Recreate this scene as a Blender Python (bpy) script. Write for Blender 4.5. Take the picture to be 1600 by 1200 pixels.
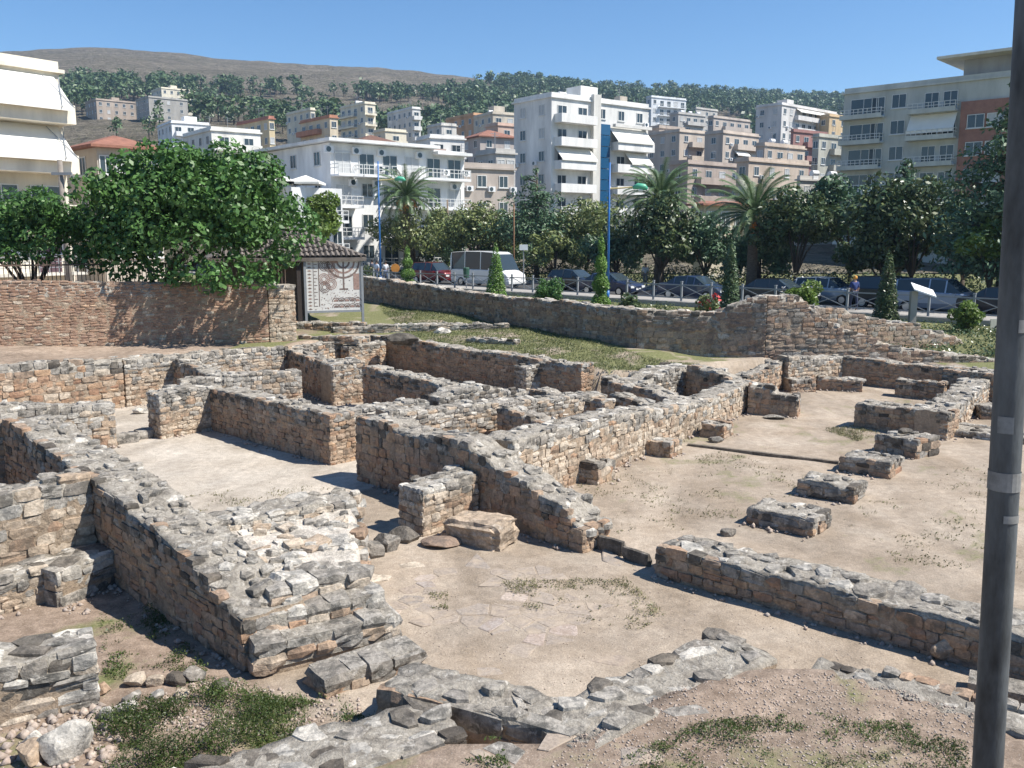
import bpy, math, random
import numpy as np
from mathutils import Vector, Matrix, Euler

for o in list(bpy.data.objects):
    bpy.data.objects.remove(o)
sc = bpy.context.scene
COL = sc.collection
R = math.radians

# ------------------------------------------------------------------ camera, sky, sun, exposure
FPX, HORIZON, CAM_H = 1400.0, 370.0, 4.75           # focal length and horizon row of the 1600x1200 photograph, eye height
PITCH = math.atan((600 - HORIZON) / FPX)
CP, SP = math.cos(PITCH), math.sin(PITCH)
cam_d = bpy.data.cameras.new('camera')
cam_d.sensor_width = 36; cam_d.lens = 36 * FPX / 1600
cam_d.clip_start = 0.1; cam_d.clip_end = 6000
cam = bpy.data.objects.new('camera', cam_d); COL.objects.link(cam)
cam.location = (0, 0, CAM_H); cam.rotation_euler = (R(90) - PITCH, 0, 0)
sc.camera = cam

SUN_AZ = Vector((0.98, -0.20)).normalized()         # horizontal direction towards the sun
SUN_EL = R(52)
world = bpy.data.worlds.new('World'); sc.world = world; world.use_nodes = True
wn = world.node_tree.nodes; wl = world.node_tree.links
bg = wn['Background']
sky = wn.new('ShaderNodeTexSky'); sky.sky_type = 'NISHITA'; sky.sun_disc = False
sky.sun_elevation = SUN_EL; sky.sun_rotation = math.atan2(SUN_AZ.x, SUN_AZ.y)
sky.altitude = 1200; sky.air_density = 1.0; sky.dust_density = 0.1; sky.ozone_density = 3.0
hs = wn.new('ShaderNodeHueSaturation'); hs.inputs['Saturation'].default_value = 1.2
wl.new(sky.outputs[0], hs.inputs['Color']); wl.new(hs.outputs[0], bg.inputs[0]); bg.inputs[1].default_value = 0.095
sun_d = bpy.data.lights.new('sun', 'SUN'); sun_d.energy = 5.0; sun_d.angle = R(0.5); sun_d.color = (1.0, 0.955, 0.88)
sun = bpy.data.objects.new('sun', sun_d); COL.objects.link(sun)
sv = Vector((SUN_AZ.x * math.cos(SUN_EL), SUN_AZ.y * math.cos(SUN_EL), math.sin(SUN_EL)))
sun.rotation_euler = (-sv).to_track_quat('-Z', 'Y').to_euler(); sun.location = (20, -10, 40)
vs = sc.view_settings
vs.view_transform = 'Standard'; vs.look = 'None'; vs.exposure = 0.72; vs.gamma = 1.0; vs.use_curve_mapping = False
sc.cycles.max_bounces = 6; sc.cycles.transparent_max_bounces = 6
sc.cycles.use_denoising = True

# ------------------------------------------------------------------ surveying helpers
def ray(u, v):
    x = (u - 800) / FPX; y = -(v - 600) / FPX
    return (x, CP + y * SP, -SP + y * CP)
def G(u, v, z=0.0):                                   # the spot at height z that the photograph shows at (u, v)
    r = ray(u, v); t = (z - CAM_H) / r[2]
    return Vector((r[0] * t, r[1] * t))
def D(u, v, Y):                                       # the spot at distance Y that the photograph shows at (u, v)
    r = ray(u, v); t = Y / r[1]
    return Vector((r[0] * t, Y, CAM_H + r[2] * t))

# ------------------------------------------------------------------ mesh and object helpers
def obj(name, mesh, parent=None, mat=None):
    o = bpy.data.objects.new(name, mesh); COL.objects.link(o)
    if parent is not None: o.parent = parent
    if mat is not None and mesh is not None and not mesh.materials: mesh.materials.append(mat)
    return o
def tag(o, label=None, cat=None, group=None, kind=None):
    if label: o['label'] = label
    if cat: o['category'] = cat
    if group: o['group'] = group
    if kind: o['kind'] = kind
    return o
def thing(name, label, cat, loc=(0, 0, 0), rz=0.0, group=None):
    o = bpy.data.objects.new(name, None); COL.objects.link(o)
    o.empty_display_size = 0.2
    o.location = loc; o.rotation_euler = (0, 0, rz)
    o['kind'] = 'thing'
    return tag(o, label, cat, group)
def copy_tree(o, parent=None):
    c = o.copy(); COL.objects.link(c)
    if parent is not None: c.parent = parent
    for ch in KIDS.get(o.name, []):
        copy_tree(ch, c)
    return c
KIDS = {}
def remember(root, objs=None):                        # children lookup without a scene update
    for o in bpy.data.objects:
        if o.parent == root:
            KIDS.setdefault(root.name, []).append(o)
            remember(o)

class MB:
    def __init__(s): s.v = []; s.f = []; s.m = []
    def add(s, vs_, fs, mi=0):
        n = len(s.v); s.v += [tuple(p) for p in vs_]
        s.f += [tuple(i + n for i in f) for f in fs]; s.m += [mi] * len(fs)
        return s
    def box(s, c, d, rz=0.0, mi=0, taper=1.0):
        cx, cy, cz = c; hx, hy, hz = d[0] / 2, d[1] / 2, d[2] / 2
        ca, sa = math.cos(rz), math.sin(rz); P = []
        for z in (-1, 1):
            k = taper if z > 0 else 1.0
            for x, y in ((-1, -1), (1, -1), (1, 1), (-1, 1)):
                px, py = x * hx * k, y * hy * k
                P.append((cx + px * ca - py * sa, cy + px * sa + py * ca, cz + z * hz))
        return s.add(P, [(3, 2, 1, 0), (4, 5, 6, 7), (0, 1, 5, 4), (1, 2, 6, 5), (2, 3, 7, 6), (3, 0, 4, 7)], mi)
    def span(s, a, b, mi=0):                          # box from corner a to corner b
        return s.box([(a[i] + b[i]) / 2 for i in range(3)], [abs(b[i] - a[i]) for i in range(3)], 0, mi)
    def quad(s, a, b, c, d, mi=0): return s.add([a, b, c, d], [(0, 1, 2, 3)], mi)
    def tube(s, pts, rad, n=8, mi=0, cap=True):
        pts = [Vector(p) for p in pts]
        if not isinstance(rad, (list, tuple)): rad = [rad] * len(pts)
        P = []; F = []
        for i, p in enumerate(pts):
            t = (pts[min(i + 1, len(pts) - 1)] - pts[max(i - 1, 0)]).normalized()
            a = t.orthogonal() if abs(t.z) < 0.9 else Vector((1, 0, 0)) - t * t.x
            a.normalize(); b = t.cross(a)
            for k in range(n):
                an = 2 * math.pi * k / n
                P.append(p + (a * math.cos(an) + b * math.sin(an)) * rad[i])
        for i in range(len(pts) - 1):
            for k in range(n):
                k2 = (k + 1) % n
                F.append((i * n + k, i * n + k2, (i + 1) * n + k2, (i + 1) * n + k))
        if cap:
            F.append(tuple(range(n - 1, -1, -1))); F.append(tuple(range((len(pts) - 1) * n, len(pts) * n)))
        return s.add(P, F, mi)
    def prism(s, poly, z0, z1, mi=0):
        n = len(poly)
        P = [(p[0], p[1], z0) for p in poly] + [(p[0], p[1], z1) for p in poly]
        F = [tuple(range(n - 1, -1, -1)), tuple(range(n, 2 * n))]
        F += [(i, (i + 1) % n, n + (i + 1) % n, n + i) for i in range(n)]
        return s.add(P, F, mi)
    def mesh(s, name, mats, smooth=False):
        me = bpy.data.meshes.new(name); me.from_pydata(s.v, [], s.f)
        if not isinstance(mats, (list, tuple)): mats = [mats]
        for m in mats: me.materials.append(m)
        if len(mats) > 1: me.polygons.foreach_set('material_index', s.m)
        if smooth: me.polygons.foreach_set('use_smooth', [True] * len(s.f))
        me.update(); return me
    def build(s, name, mats, parent=None, smooth=False):
        return obj(name, s.mesh(name, mats, smooth), parent)

def np_mesh(name, V, F, mat, smooth=False):
    """V (n,3), F (m,k) arrays of equal-sized polygons"""
    me = bpy.data.meshes.new(name)
    V = np.ascontiguousarray(V, dtype=np.float32); F = np.ascontiguousarray(F, dtype=np.int32)
    m, k = F.shape
    me.vertices.add(len(V)); me.vertices.foreach_set('co', V.ravel())
    me.loops.add(m * k); me.loops.foreach_set('vertex_index', F.ravel())
    me.polygons.add(m); me.polygons.foreach_set('loop_start', np.arange(0, m * k, k, dtype=np.int32))
    if smooth: me.polygons.foreach_set('use_smooth', np.ones(m, dtype=bool))
    me.update(calc_edges=True); me.validate()
    for q in (mat if isinstance(mat, (list, tuple)) else [mat]): me.materials.append(q)
    return me

# value noise in numpy, for terrain and raggedness
_rs = np.random.RandomState(7); _tab = _rs.rand(4096)
def vnoise(x, y=0.0, seed=0):
    x = np.asarray(x, dtype=float); y = np.asarray(y, dtype=float) + 0 * x
    xi = np.floor(x).astype(int); yi = np.floor(y).astype(int); fx = x - xi; fy = y - yi
    fx = fx * fx * (3 - 2 * fx); fy = fy * fy * (3 - 2 * fy)
    h = lambda a, b: _tab[(a * 374761 + b * 668265 + seed * 9176) % 4096]
    return (h(xi, yi) * (1 - fx) + h(xi + 1, yi) * fx) * (1 - fy) + (h(xi, yi + 1) * (1 - fx) + h(xi + 1, yi + 1) * fx) * fy
def fbm(x, y=0.0, seed=0, o=4):
    r = 0; a = 0.5
    for i in range(o): r = r + a * vnoise(np.asarray(x) * 2 ** i, np.asarray(y) * 2 ** i, seed + i); a *= 0.5
    return r

# ------------------------------------------------------------------ materials
def new_mat(name):
    m = bpy.data.materials.new(name); m.use_nodes = True
    nt = m.node_tree; b = nt.nodes['Principled BSDF']
    return m, nt, b
def nnoise(nt, scale, detail=4, rough=0.6, vec=None, dist=0.0):
    n = nt.nodes.new('ShaderNodeTexNoise'); n.inputs['Scale'].default_value = scale
    n.inputs['Detail'].default_value = detail; n.inputs['Roughness'].default_value = rough
    n.inputs['Distortion'].default_value = dist
    if vec is not None: nt.links.new(vec, n.inputs['Vector'])
    return n.outputs['Fac']
def nramp(nt, fac, stops, mode='LINEAR'):
    n = nt.nodes.new('ShaderNodeValToRGB'); cr = n.color_ramp; cr.interpolation = mode
    while len(cr.elements) > len(stops): cr.elements.remove(cr.elements[-1])
    while len(cr.elements) < len(stops): cr.elements.new(0.5)
    for e, (p, c) in zip(cr.elements, stops):
        e.position = p; e.color = (c[0], c[1], c[2], 1) if isinstance(c, (tuple, list)) else (c, c, c, 1)
    nt.links.new(fac, n.inputs[0]); return n.outputs[0]
def nmix(nt, fac, a, b, mode='MIX'):
    n = nt.nodes.new('ShaderNodeMix'); n.data_type = 'RGBA'; n.blend_type = mode
    for sock, v in ((n.inputs['Factor'], fac), (n.inputs[6], a), (n.inputs[7], b)):
        if hasattr(v, 'is_output'): nt.links.new(v, sock)
        elif isinstance(v, (tuple, list)): sock.default_value = (v[0], v[1], v[2], 1)
        else: sock.default_value = v
    return n.outputs[2]
def nmath(nt, op, a, b=0.0):
    n = nt.nodes.new('ShaderNodeMath'); n.operation = op
    for i, v in enumerate((a, b)):
        if hasattr(v, 'is_output'): nt.links.new(v, n.inputs[i])
        else: n.inputs[i].default_value = v
    return n.outputs[0]
def nbump(nt, b, h, strength=0.5, dist=0.02):
    n = nt.nodes.new('ShaderNodeBump'); n.inputs['Strength'].default_value = strength; n.inputs['Distance'].default_value = dist
    nt.links.new(h, n.inputs['Height']); nt.links.new(n.outputs[0], b.inputs['Normal'])
def position(nt, sx=1, sy=1, sz=1):
    g = nt.nodes.new('ShaderNodeNewGeometry')
    if (sx, sy, sz) == (1, 1, 1): return g.outputs['Position']
    mp = nt.nodes.new('ShaderNodeMapping'); mp.inputs['Scale'].default_value = (sx, sy, sz)
    nt.links.new(g.outputs['Position'], mp.inputs[0]); return mp.outputs[0]
def rnd(nt):
    oi = nt.nodes.new('ShaderNodeObjectInfo'); g = nt.nodes.new('ShaderNodeNewGeometry')
    return nmath(nt, 'FRACT', nmath(nt, 'ADD', oi.outputs['Random'], g.outputs['Random Per Island']))

def stone_mat(name, cols, stain, amount, white=0.0, bump=0.6):
    """weathered limestone: own tint per stone, black lichen and pale crust in patches"""
    m, nt, b = new_mat(name); pos = position(nt)
    n = len(cols); base = nramp(nt, rnd(nt), [(i / max(1, n - 1), c) for i, c in enumerate(cols)])
    fine = nnoise(nt, 26, 6, 0.7, pos)
    base = nmix(nt, 1.0, base, nramp(nt, fine, [(0.3, 0.62), (0.7, 1.22)]), 'MULTIPLY')
    mid = nnoise(nt, 5.5, 5, 0.68, pos, 0.4)
    base = nmix(nt, nmath(nt, 'MULTIPLY', nramp(nt, mid, [(0.47, 0.0), (0.62, 1.0)]), amount), base, stain)
    streak = nnoise(nt, 3.2, 4, 0.6, position(nt, 1, 1, 0.22), 0.2)
    base = nmix(nt, nmath(nt, 'MULTIPLY', nramp(nt, streak, [(0.52, 0.0), (0.66, 1.0)]), amount * 0.75), base, tuple(q * 1.25 for q in stain))
    if white > 0:
        w = nnoise(nt, 9, 5, 0.7, position(nt, 1.1, 0.9, 1.3), 0.6)
        base = nmix(nt, nmath(nt, 'MULTIPLY', nramp(nt, w, [(0.56, 0.0), (0.66, 1.0)]), white), base, (0.70, 0.65, 0.57))
    nt.links.new(base, b.inputs['Base Color']); b.inputs['Roughness'].default_value = 0.92
    b.inputs['Specular IOR Level'].default_value = 0.2
    nbump(nt, b, nmath(nt, 'ADD', nnoise(nt, 14, 6, 0.75, pos), nmath(nt, 'MULTIPLY', fine, 0.5)), bump, 0.05)
    return m
def plain(name, col, rough=0.7, var=0.12, scale=3.0, bump=0.0, metal=0.0, spec=0.4, stretch=(1, 1, 1)):
    m, nt, b = new_mat(name); pos = position(nt, *stretch)
    f = nnoise(nt, scale, 5, 0.65, pos)
    c = nmix(nt, 1.0, col, nramp(nt, f, [(0.25, 1 - 1.6 * var), (0.75, 1 + var)]), 'MULTIPLY')
    nt.links.new(c, b.inputs['Base Color']); b.inputs['Roughness'].default_value = rough; b.inputs['Metallic'].default_value = metal
    b.inputs['Specular IOR Level'].default_value = spec
    if bump: nbump(nt, b, nnoise(nt, scale * 6, 4, 0.6, pos), bump, 0.03)
    return m
def leaf_mat(name, cols, trans=0.25, rough=0.45):
    m, nt, b = new_mat(name)
    g = nt.nodes.new('ShaderNodeNewGeometry')
    n = len(cols); c = nramp(nt, g.outputs['Random Per Island'], [(i / max(1, n - 1), q) for i, q in enumerate(cols)])
    big = nnoise(nt, 1.3, 2, 0.5, g.outputs['Position'])
    c = nmix(nt, 1.0, c, nramp(nt, big, [(0.3, 0.7), (0.7, 1.25)]), 'MULTIPLY')
    nt.links.new(c, b.inputs['Base Color']); b.inputs['Roughness'].default_value = rough
    b.inputs['Specular IOR Level'].default_value = 0.35
    t = nt.nodes.new('ShaderNodeBsdfTranslucent'); nt.links.new(c, t.inputs[0])
    mx = nt.nodes.new('ShaderNodeMixShader'); mx.inputs[0].default_value = trans
    nt.links.new(b.outputs[0], mx.inputs[1]); nt.links.new(t.outputs[0], mx.inputs[2])
    nt.links.new(mx.outputs[0], nt.nodes['Material Output'].inputs[0])
    return m
def glass_mat(name, col, rough=0.08):
    m, nt, b = new_mat(name); b.inputs['Base Color'].default_value = (*col, 1)
    b.inputs['Roughness'].default_value = rough; b.inputs['Specular IOR Level'].default_value = 0.6
    return m

M = {}
M['ochre'] = stone_mat('stone_ochre', [(0.34, 0.215, 0.14), (0.48, 0.345, 0.24), (0.42, 0.265, 0.17), (0.53, 0.41, 0.30), (0.38, 0.275, 0.20)], (0.11, 0.09, 0.07), 0.75)
M['cream'] = stone_mat('stone_cream', [(0.54, 0.44, 0.335), (0.62, 0.53, 0.42), (0.47, 0.35, 0.245), (0.58, 0.48, 0.37)], (0.16, 0.13, 0.10), 0.7, 0.25)
M['grey'] = stone_mat('stone_grey', [(0.30, 0.27, 0.235), (0.40, 0.365, 0.315), (0.25, 0.22, 0.185), (0.46, 0.42, 0.365)], (0.085, 0.08, 0.07), 0.85, 0.4)
M['orange'] = stone_mat('stone_orange', [(0.43, 0.265, 0.165), (0.50, 0.345, 0.22), (0.37, 0.215, 0.14), (0.49, 0.37, 0.25)], (0.13, 0.09, 0.065), 0.5)
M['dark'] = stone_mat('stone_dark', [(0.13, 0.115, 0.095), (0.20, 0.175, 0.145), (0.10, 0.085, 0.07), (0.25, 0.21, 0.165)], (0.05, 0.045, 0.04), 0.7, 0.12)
M['white'] = stone_mat('stone_white', [(0.62, 0.57, 0.49), (0.46, 0.425, 0.37), (0.70, 0.64, 0.55), (0.40, 0.37, 0.325)], (0.15, 0.145, 0.135), 0.85, 0.4)
M['red'] = stone_mat('stone_red', [(0.33, 0.23, 0.165), (0.27, 0.20, 0.155), (0.40, 0.30, 0.22), (0.30, 0.255, 0.21)], (0.12, 0.10, 0.085), 0.6)
M['pink'] = stone_mat('stone_pink', [(0.46, 0.355, 0.29), (0.36, 0.31, 0.275), (0.52, 0.42, 0.34), (0.32, 0.285, 0.26)], (0.25, 0.19, 0.14), 0.5, 0.1, 0.35)
M['flag'] = stone_mat('dusty_flag', [(0.34, 0.275, 0.22), (0.31, 0.26, 0.215), (0.37, 0.305, 0.245), (0.29, 0.25, 0.215)], (0.36, 0.29, 0.22), 0.8, 0.0, 0.3)
M['brick'] = stone_mat('old_brick', [(0.32, 0.195, 0.13), (0.38, 0.245, 0.165), (0.28, 0.17, 0.12), (0.43, 0.30, 0.21), (0.35, 0.225, 0.16)], (0.20, 0.14, 0.11), 0.5, 0.08, 0.4)
M['mortar'] = stone_mat('lime_mortar', [(0.42, 0.325, 0.235)], (0.19, 0.15, 0.11), 0.6, 0.1, 0.9)
M['mortar_top'] = stone_mat('wall_top_rubble', [(0.44, 0.395, 0.33)], (0.17, 0.15, 0.125), 0.8, 0.6, 1.0)
M['top'] = stone_mat('stone_wall_top', [(0.37, 0.335, 0.285), (0.46, 0.415, 0.35), (0.30, 0.27, 0.23), (0.53, 0.475, 0.40)], (0.12, 0.11, 0.095), 0.95, 0.5, 0.9)
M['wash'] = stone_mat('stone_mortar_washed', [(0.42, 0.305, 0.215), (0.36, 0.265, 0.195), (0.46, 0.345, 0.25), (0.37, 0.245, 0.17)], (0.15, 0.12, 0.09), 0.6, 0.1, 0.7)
M['lime'] = stone_mat('lime_concrete', [(0.68, 0.61, 0.52)], (0.26, 0.23, 0.19), 0.6, 0.6, 0.9)
M['bark'] = plain('bark', (0.09, 0.07, 0.05), 0.95, 0.3, 8, 0.6, stretch=(1, 1, 0.25))
M['metal_blue'] = plain('blue_paint', (0.03, 0.15, 0.42), 0.4, 0.08, 4)
M['metal_grey'] = plain('grey_paint', (0.25, 0.265, 0.28), 0.5, 0.1, 4)
M['white_paint'] = plain('white_paint', (0.78, 0.78, 0.76), 0.6, 0.06, 1.2)
M['asphalt'] = plain('asphalt', (0.06, 0.06, 0.062), 0.9, 0.2, 6, 0.3)
M['pavement'] = plain('pavement', (0.34, 0.32, 0.29), 0.9, 0.15, 5, 0.2)
M['glass'] = glass_mat('window_glass', (0.035, 0.05, 0.06))
M['tyre'] = plain('tyre', (0.02, 0.02, 0.02), 0.9, 0.1, 8)
M['chrome'] = plain('wheel_metal', (0.55, 0.56, 0.58), 0.3, 0.05, 8, metal=0.8)
M['lamp_glass'] = glass_mat('lamp_glass', (0.7, 0.72, 0.72), 0.15)
# ------------------------------------------------------------------ terrain
PIT = [(-40, 2), (-16.5, 19.8), (-14.6, 21.7), (-13.2, 23.0), (-10.9, 25.2), (-7.25, 28.7), (-5.4, 32.2), (-4.9, 32.3), (2.1, 26.0), (2.7, 25.7),
       (5.3, 26.9), (8.4, 29.0), (12.1, 31.5), (15.2, 27.8), (26, 19), (34, 10), (5.6, 6.6), (4.42, 7.75), (3.2, 8.8), (2.03, 8.62), (1.24, 8.05),
       (0.62, 7.5), (0.1, 7.45), (-0.45, 7.5), (-2.4, 6.45), (-6, 3.6), (-20, -8), (-40, -8)]
CTRL = np.array([(-14.6, 22.6, 1.5), (-12, 24.9, 1.42), (-10.9, 25.9, 1.38), (-7.25, 29.4, 1.27), (-5.2, 32.9, 1.22), (-2, 30, 1.1), (2.2, 26.8, 0.95), (3.5, 27, 0.8),
                 (5.2, 27.6, 0.85), (8.4, 29.8, 0.85), (12, 32, 0.7), (15.6, 28.4, 0.55), (20, 25, 0.3), (-15, 25.5, 1.6), (-7.3, 29.8, 1.28), (-20, 28, 1.7), (-14, 31, 1.6),
                 (-7.3, 36, 1.48), (-7.2, 42.4, 1.7), (-3, 38, 1.55), (0, 34.4, 1.32), (2, 31, 1.15), (4.2, 29.3, 1.05), (7.2, 29.4, 0.8), (18, 34, 0.3), (25, 30, 0.4),
                 (0, 4, 0.42), (0, 7, 0.36), (3, 7, 0.36), (4.4, 7, 0.36), (-6, 0, 0.3), (10, 6, 0.35), (20, 12, 0.3), (-18, 20, 1.7), (0, -30, 0.4), (40, 10, 0.3), (-60, 20, 1.7)])
_PA = np.array(PIT, float)
def pit_side(x, y):                                   # signed distance, positive inside the excavated area
    x = np.asarray(x, float); y = np.asarray(y, float)
    ins = np.zeros(x.shape, bool); dm = np.full(x.shape, 1e9); n = len(_PA)
    for i in range(n):
        ax, ay = _PA[i]; bx, by = _PA[(i + 1) % n]
        c = (ay > y) != (by > y)
        ins ^= c & (x < (bx - ax) * (y - ay) / (by - ay + 1e-12) + ax)
        L2 = (bx - ax) ** 2 + (by - ay) ** 2
        t = np.clip(((x - ax) * (bx - ax) + (y - ay) * (by - ay)) / L2, 0, 1)
        dm = np.minimum(dm, np.hypot(x - ax - t * (bx - ax), y - ay - t * (by - ay)))
    return np.where(ins, dm, -dm)
def ground_z(x, y):
    x = np.asarray(x, float); y = np.asarray(y, float)
    w = 0; s = 0
    for cx, cy, cz in CTRL:
        k = 1.0 / ((x - cx) ** 2 + (y - cy) ** 2 + 0.3) ** 1.7
        w = w + k; s = s + k * cz
    zo = s / w + 0.10 * (fbm(x * 0.5, y * 0.5, 3) - 0.47)
    t = np.clip((x + y - 43) / 12, 0, 1); t = t * t * (3 - 2 * t) * np.clip((y - 18) / 10, 0, 1)
    zo = zo * (1 - t) + 0.78 * t
    p = pit_side(x, y)
    k = np.clip(p / 0.22 + 0.5, 0, 1); k = k * k * (3 - 2 * k)
    zi = 0.035 * (fbm(x * 0.9, y * 0.9, 11) - 0.47) * 2
    return zo * (1 - k) + zi * k
def gz(x, y): return float(ground_z(np.array([x]), np.array([y]))[0])
_EA = [-2, -0.57, -0.45, -0.2, -0.03, 0.14, 0.3, 0.45, 0.6, 2]
_EE = [math.tan(math.atan((600 - v) / FPX) - PITCH) for v in (84, 76, 65, 94, 116, 136, 152, 152, 152, 160)]
def hill_z(x, y):
    x = np.asarray(x, float); y = np.asarray(y, float)
    e = np.interp(x / np.maximum(y, 1), _EA, _EE)
    p = np.interp(y, [0, 95, 140, 200, 330, 450, 620, 820, 1000, 1100, 1700], [0, 0, 0.025, 0.07, 0.19, 0.33, 0.53, 0.78, 1.0, 1.0, 0.85])
    return 0.75 + e * 1000 * p + np.clip((y - 150) / 200, 0, 1) * (14 * (fbm(x * 0.008, y * 0.008, 21) - 0.47) + 3.0 * (fbm(x * 0.05, y * 0.05, 22) - 0.47))
def hz(x, y): return float(hill_z(np.array([x]), np.array([y]))[0])

def sheet(name, xs, ys, zf, mat, attr=None):
    X, Y = np.meshgrid(xs, ys); Z = zf(X, Y)
    V = np.stack([X, Y, Z], -1).reshape(-1, 3); nx, ny = len(xs), len(ys)
    i = np.arange(nx - 1)[None, :] + np.arange(ny - 1)[:, None] * nx
    F = np.stack([i, i + 1, i + 1 + nx, i + nx], -1).reshape(-1, 4)
    me = np_mesh(name, V, F, mat, True)
    if attr is not None:
        a = me.color_attributes.new('zone', 'FLOAT_COLOR', 'POINT')
        a.data.foreach_set('color', attr(X, Y).reshape(-1, 4).astype(np.float32).ravel())
    return obj(name, me)

def ground_zone(X, Y):
    p = pit_side(X, Y); n = fbm(X * 0.9, Y * 0.6, 31); n2 = fbm(X * 2.1, Y * 2.1, 33)
    knoll = (p < -0.15) & (Y > 24) & (X > -9)
    g = np.where(knoll, np.clip((n2 - 0.28) * 2.0 + (n - 0.45) * 1.5 + 0.42 - 0.5 * np.exp(-((p + 0.15) / 0.5) ** 2), 0, 1), 0.0)
    # greener bands along the retaining wall and round the low walls, weeds on the floors
    room = (p > 0.1) & (X + Y > 17.5) & (X > 1.0)
    g = np.where(room, np.clip((n2 - 0.56) * 5 + (n - 0.52) * 3.0, 0, 0.42), g)
    near = (p < -0.05) & (Y < 12) & (X > -3)
    g = np.where(near, np.clip((n - 0.5) * 5 + (n2 - 0.5) * 2 + np.clip((7.2 - Y) * 0.5, -1, 0.4), 0, 1) * 0.5, g)
    trench = (p > 0.05) & (X + Y < 6.2)
    g = np.where(trench, np.clip((n - 0.42) * 4 + (n2 - 0.5) * 2, 0, 1) * 0.8, g)
    far = np.clip((X + Y - 46) / 4, 0, 1) * np.clip((Y - 24) / 6, 0, 1)
    g = np.maximum(g, far * 0.9)
    soil = np.where(trench, 0.8, np.where(near, 0.75, np.where((p < -0.1) & (X < -6) & (Y > 20) & (Y < 34), 0.65, 0.0)))
    pale = np.where((p > 0) & (X + Y > 7.2) & (X + Y < 17.6) & (X - (Y - 17.2) < -2.0) & (Y > 11.5), 1.0, 0.0)
    return np.stack([g, soil, pale, np.ones_like(g)], -1)

def ground_material():
    m, nt, b = new_mat('trodden_earth'); pos = position(nt)
    at = nt.nodes.new('ShaderNodeVertexColor'); at.layer_name = 'zone'
    sp = nt.nodes.new('ShaderNodeSeparateColor'); nt.links.new(at.outputs[0], sp.inputs[0])
    a = nnoise(nt, 0.9, 5, 0.6, pos, 0.3); f = nnoise(nt, 42, 5, 0.7, pos); mid = nnoise(nt, 6, 5, 0.65, pos)
    sand = nramp(nt, a, [(0.3, (0.315, 0.25, 0.185)), (0.5, (0.38, 0.31, 0.24)), (0.7, (0.44, 0.37, 0.295))])
    sand = nmix(nt, sp.outputs[2], sand, nramp(nt, a, [(0.3, (0.44, 0.38, 0.31)), (0.7, (0.54, 0.48, 0.405))]))
    sand = nmix(nt, sp.outputs[1], sand, nramp(nt, mid, [(0.3, (0.21, 0.15, 0.11)), (0.7, (0.35, 0.265, 0.205))]))
    sand = nmix(nt, 1.0, sand, nramp(nt, mid, [(0.3, 0.80), (0.7, 1.12)]), 'MULTIPLY')
    sand = nmix(nt, 1.0, sand, nramp(nt, nnoise(nt, 0.35, 4, 0.6, position(nt, 1.6, 0.7, 1), 1.2), [(0.35, 0.78), (0.6, 1.08)]), 'MULTIPLY')
    sand = nmix(nt, 1.0, sand, nramp(nt, f, [(0.3, 0.72), (0.55, 1.0), (0.75, 1.25)]), 'MULTIPLY')
    v = nt.nodes.new('ShaderNodeTexVoronoi'); v.inputs['Scale'].default_value = 28; nt.links.new(pos, v.inputs['Vector'])
    peb = nramp(nt, v.outputs['Distance'], [(0.10, 1.0), (0.16, 0.0)])
    sand = nmix(nt, nmath(nt, 'MULTIPLY', peb, 0.45), sand, (0.62, 0.57, 0.50))
    grass = nramp(nt, nnoise(nt, 17, 5, 0.7, pos), [(0.3, (0.09, 0.105, 0.04)), (0.5, (0.16, 0.165, 0.075)), (0.7, (0.27, 0.245, 0.14))])
    gm = nramp(nt, nmath(nt, 'ADD', nmath(nt, 'MULTIPLY', sp.outputs[0], 0.9), nmath(nt, 'MULTIPLY', nmath(nt, 'SUBTRACT', mid, 0.5), 0.9)), [(0.25, 0.0), (0.6, 1.0)])
    c = nmix(nt, gm, sand, grass)
    nt.links.new(c, b.inputs['Base Color']); b.inputs['Roughness'].default_value = 0.97; b.inputs['Specular IOR Level'].default_value = 0.1
    nbump(nt, b, nmath(nt, 'ADD', f, nmath(nt, 'MULTIPLY', mid, 1.5)), 0.5, 0.03)
    return m
M['earth'] = ground_material()
def hill_material():
    m, nt, b = new_mat('dry_hillside'); pos = position(nt)
    a = nnoise(nt, 0.02, 8, 0.75, pos, 0.6); f = nnoise(nt, 0.16, 6, 0.75, position(nt, 1, 1, 3)); ff = nnoise(nt, 0.2, 4, 0.75, pos)
    c = nramp(nt, a, [(0.35, (0.20, 0.18, 0.13)), (0.5, (0.245, 0.215, 0.165)), (0.65, (0.30, 0.26, 0.205))])
    c = nmix(nt, 1.0, c, nramp(nt, f, [(0.3, 0.45), (0.7, 1.4)]), 'MULTIPLY')
    c = nmix(nt, nramp(nt, f, [(0.60, 0.0), (0.68, 0.8)]), c, (0.28, 0.245, 0.21))
    c = nmix(nt, nramp(nt, ff, [(0.55, 0.0), (0.64, 0.6)]), c, (0.09, 0.10, 0.05))
    nt.links.new(c, b.inputs['Base Color']); b.inputs['Roughness'].default_value = 1.0; b.inputs['Specular IOR Level'].default_value = 0.0
    nbump(nt, b, nmath(nt, 'ADD', f, nmath(nt, 'MULTIPLY', a, 3.0)), 1.0, 6.0)
    return m
M['hill'] = hill_material()

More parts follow.
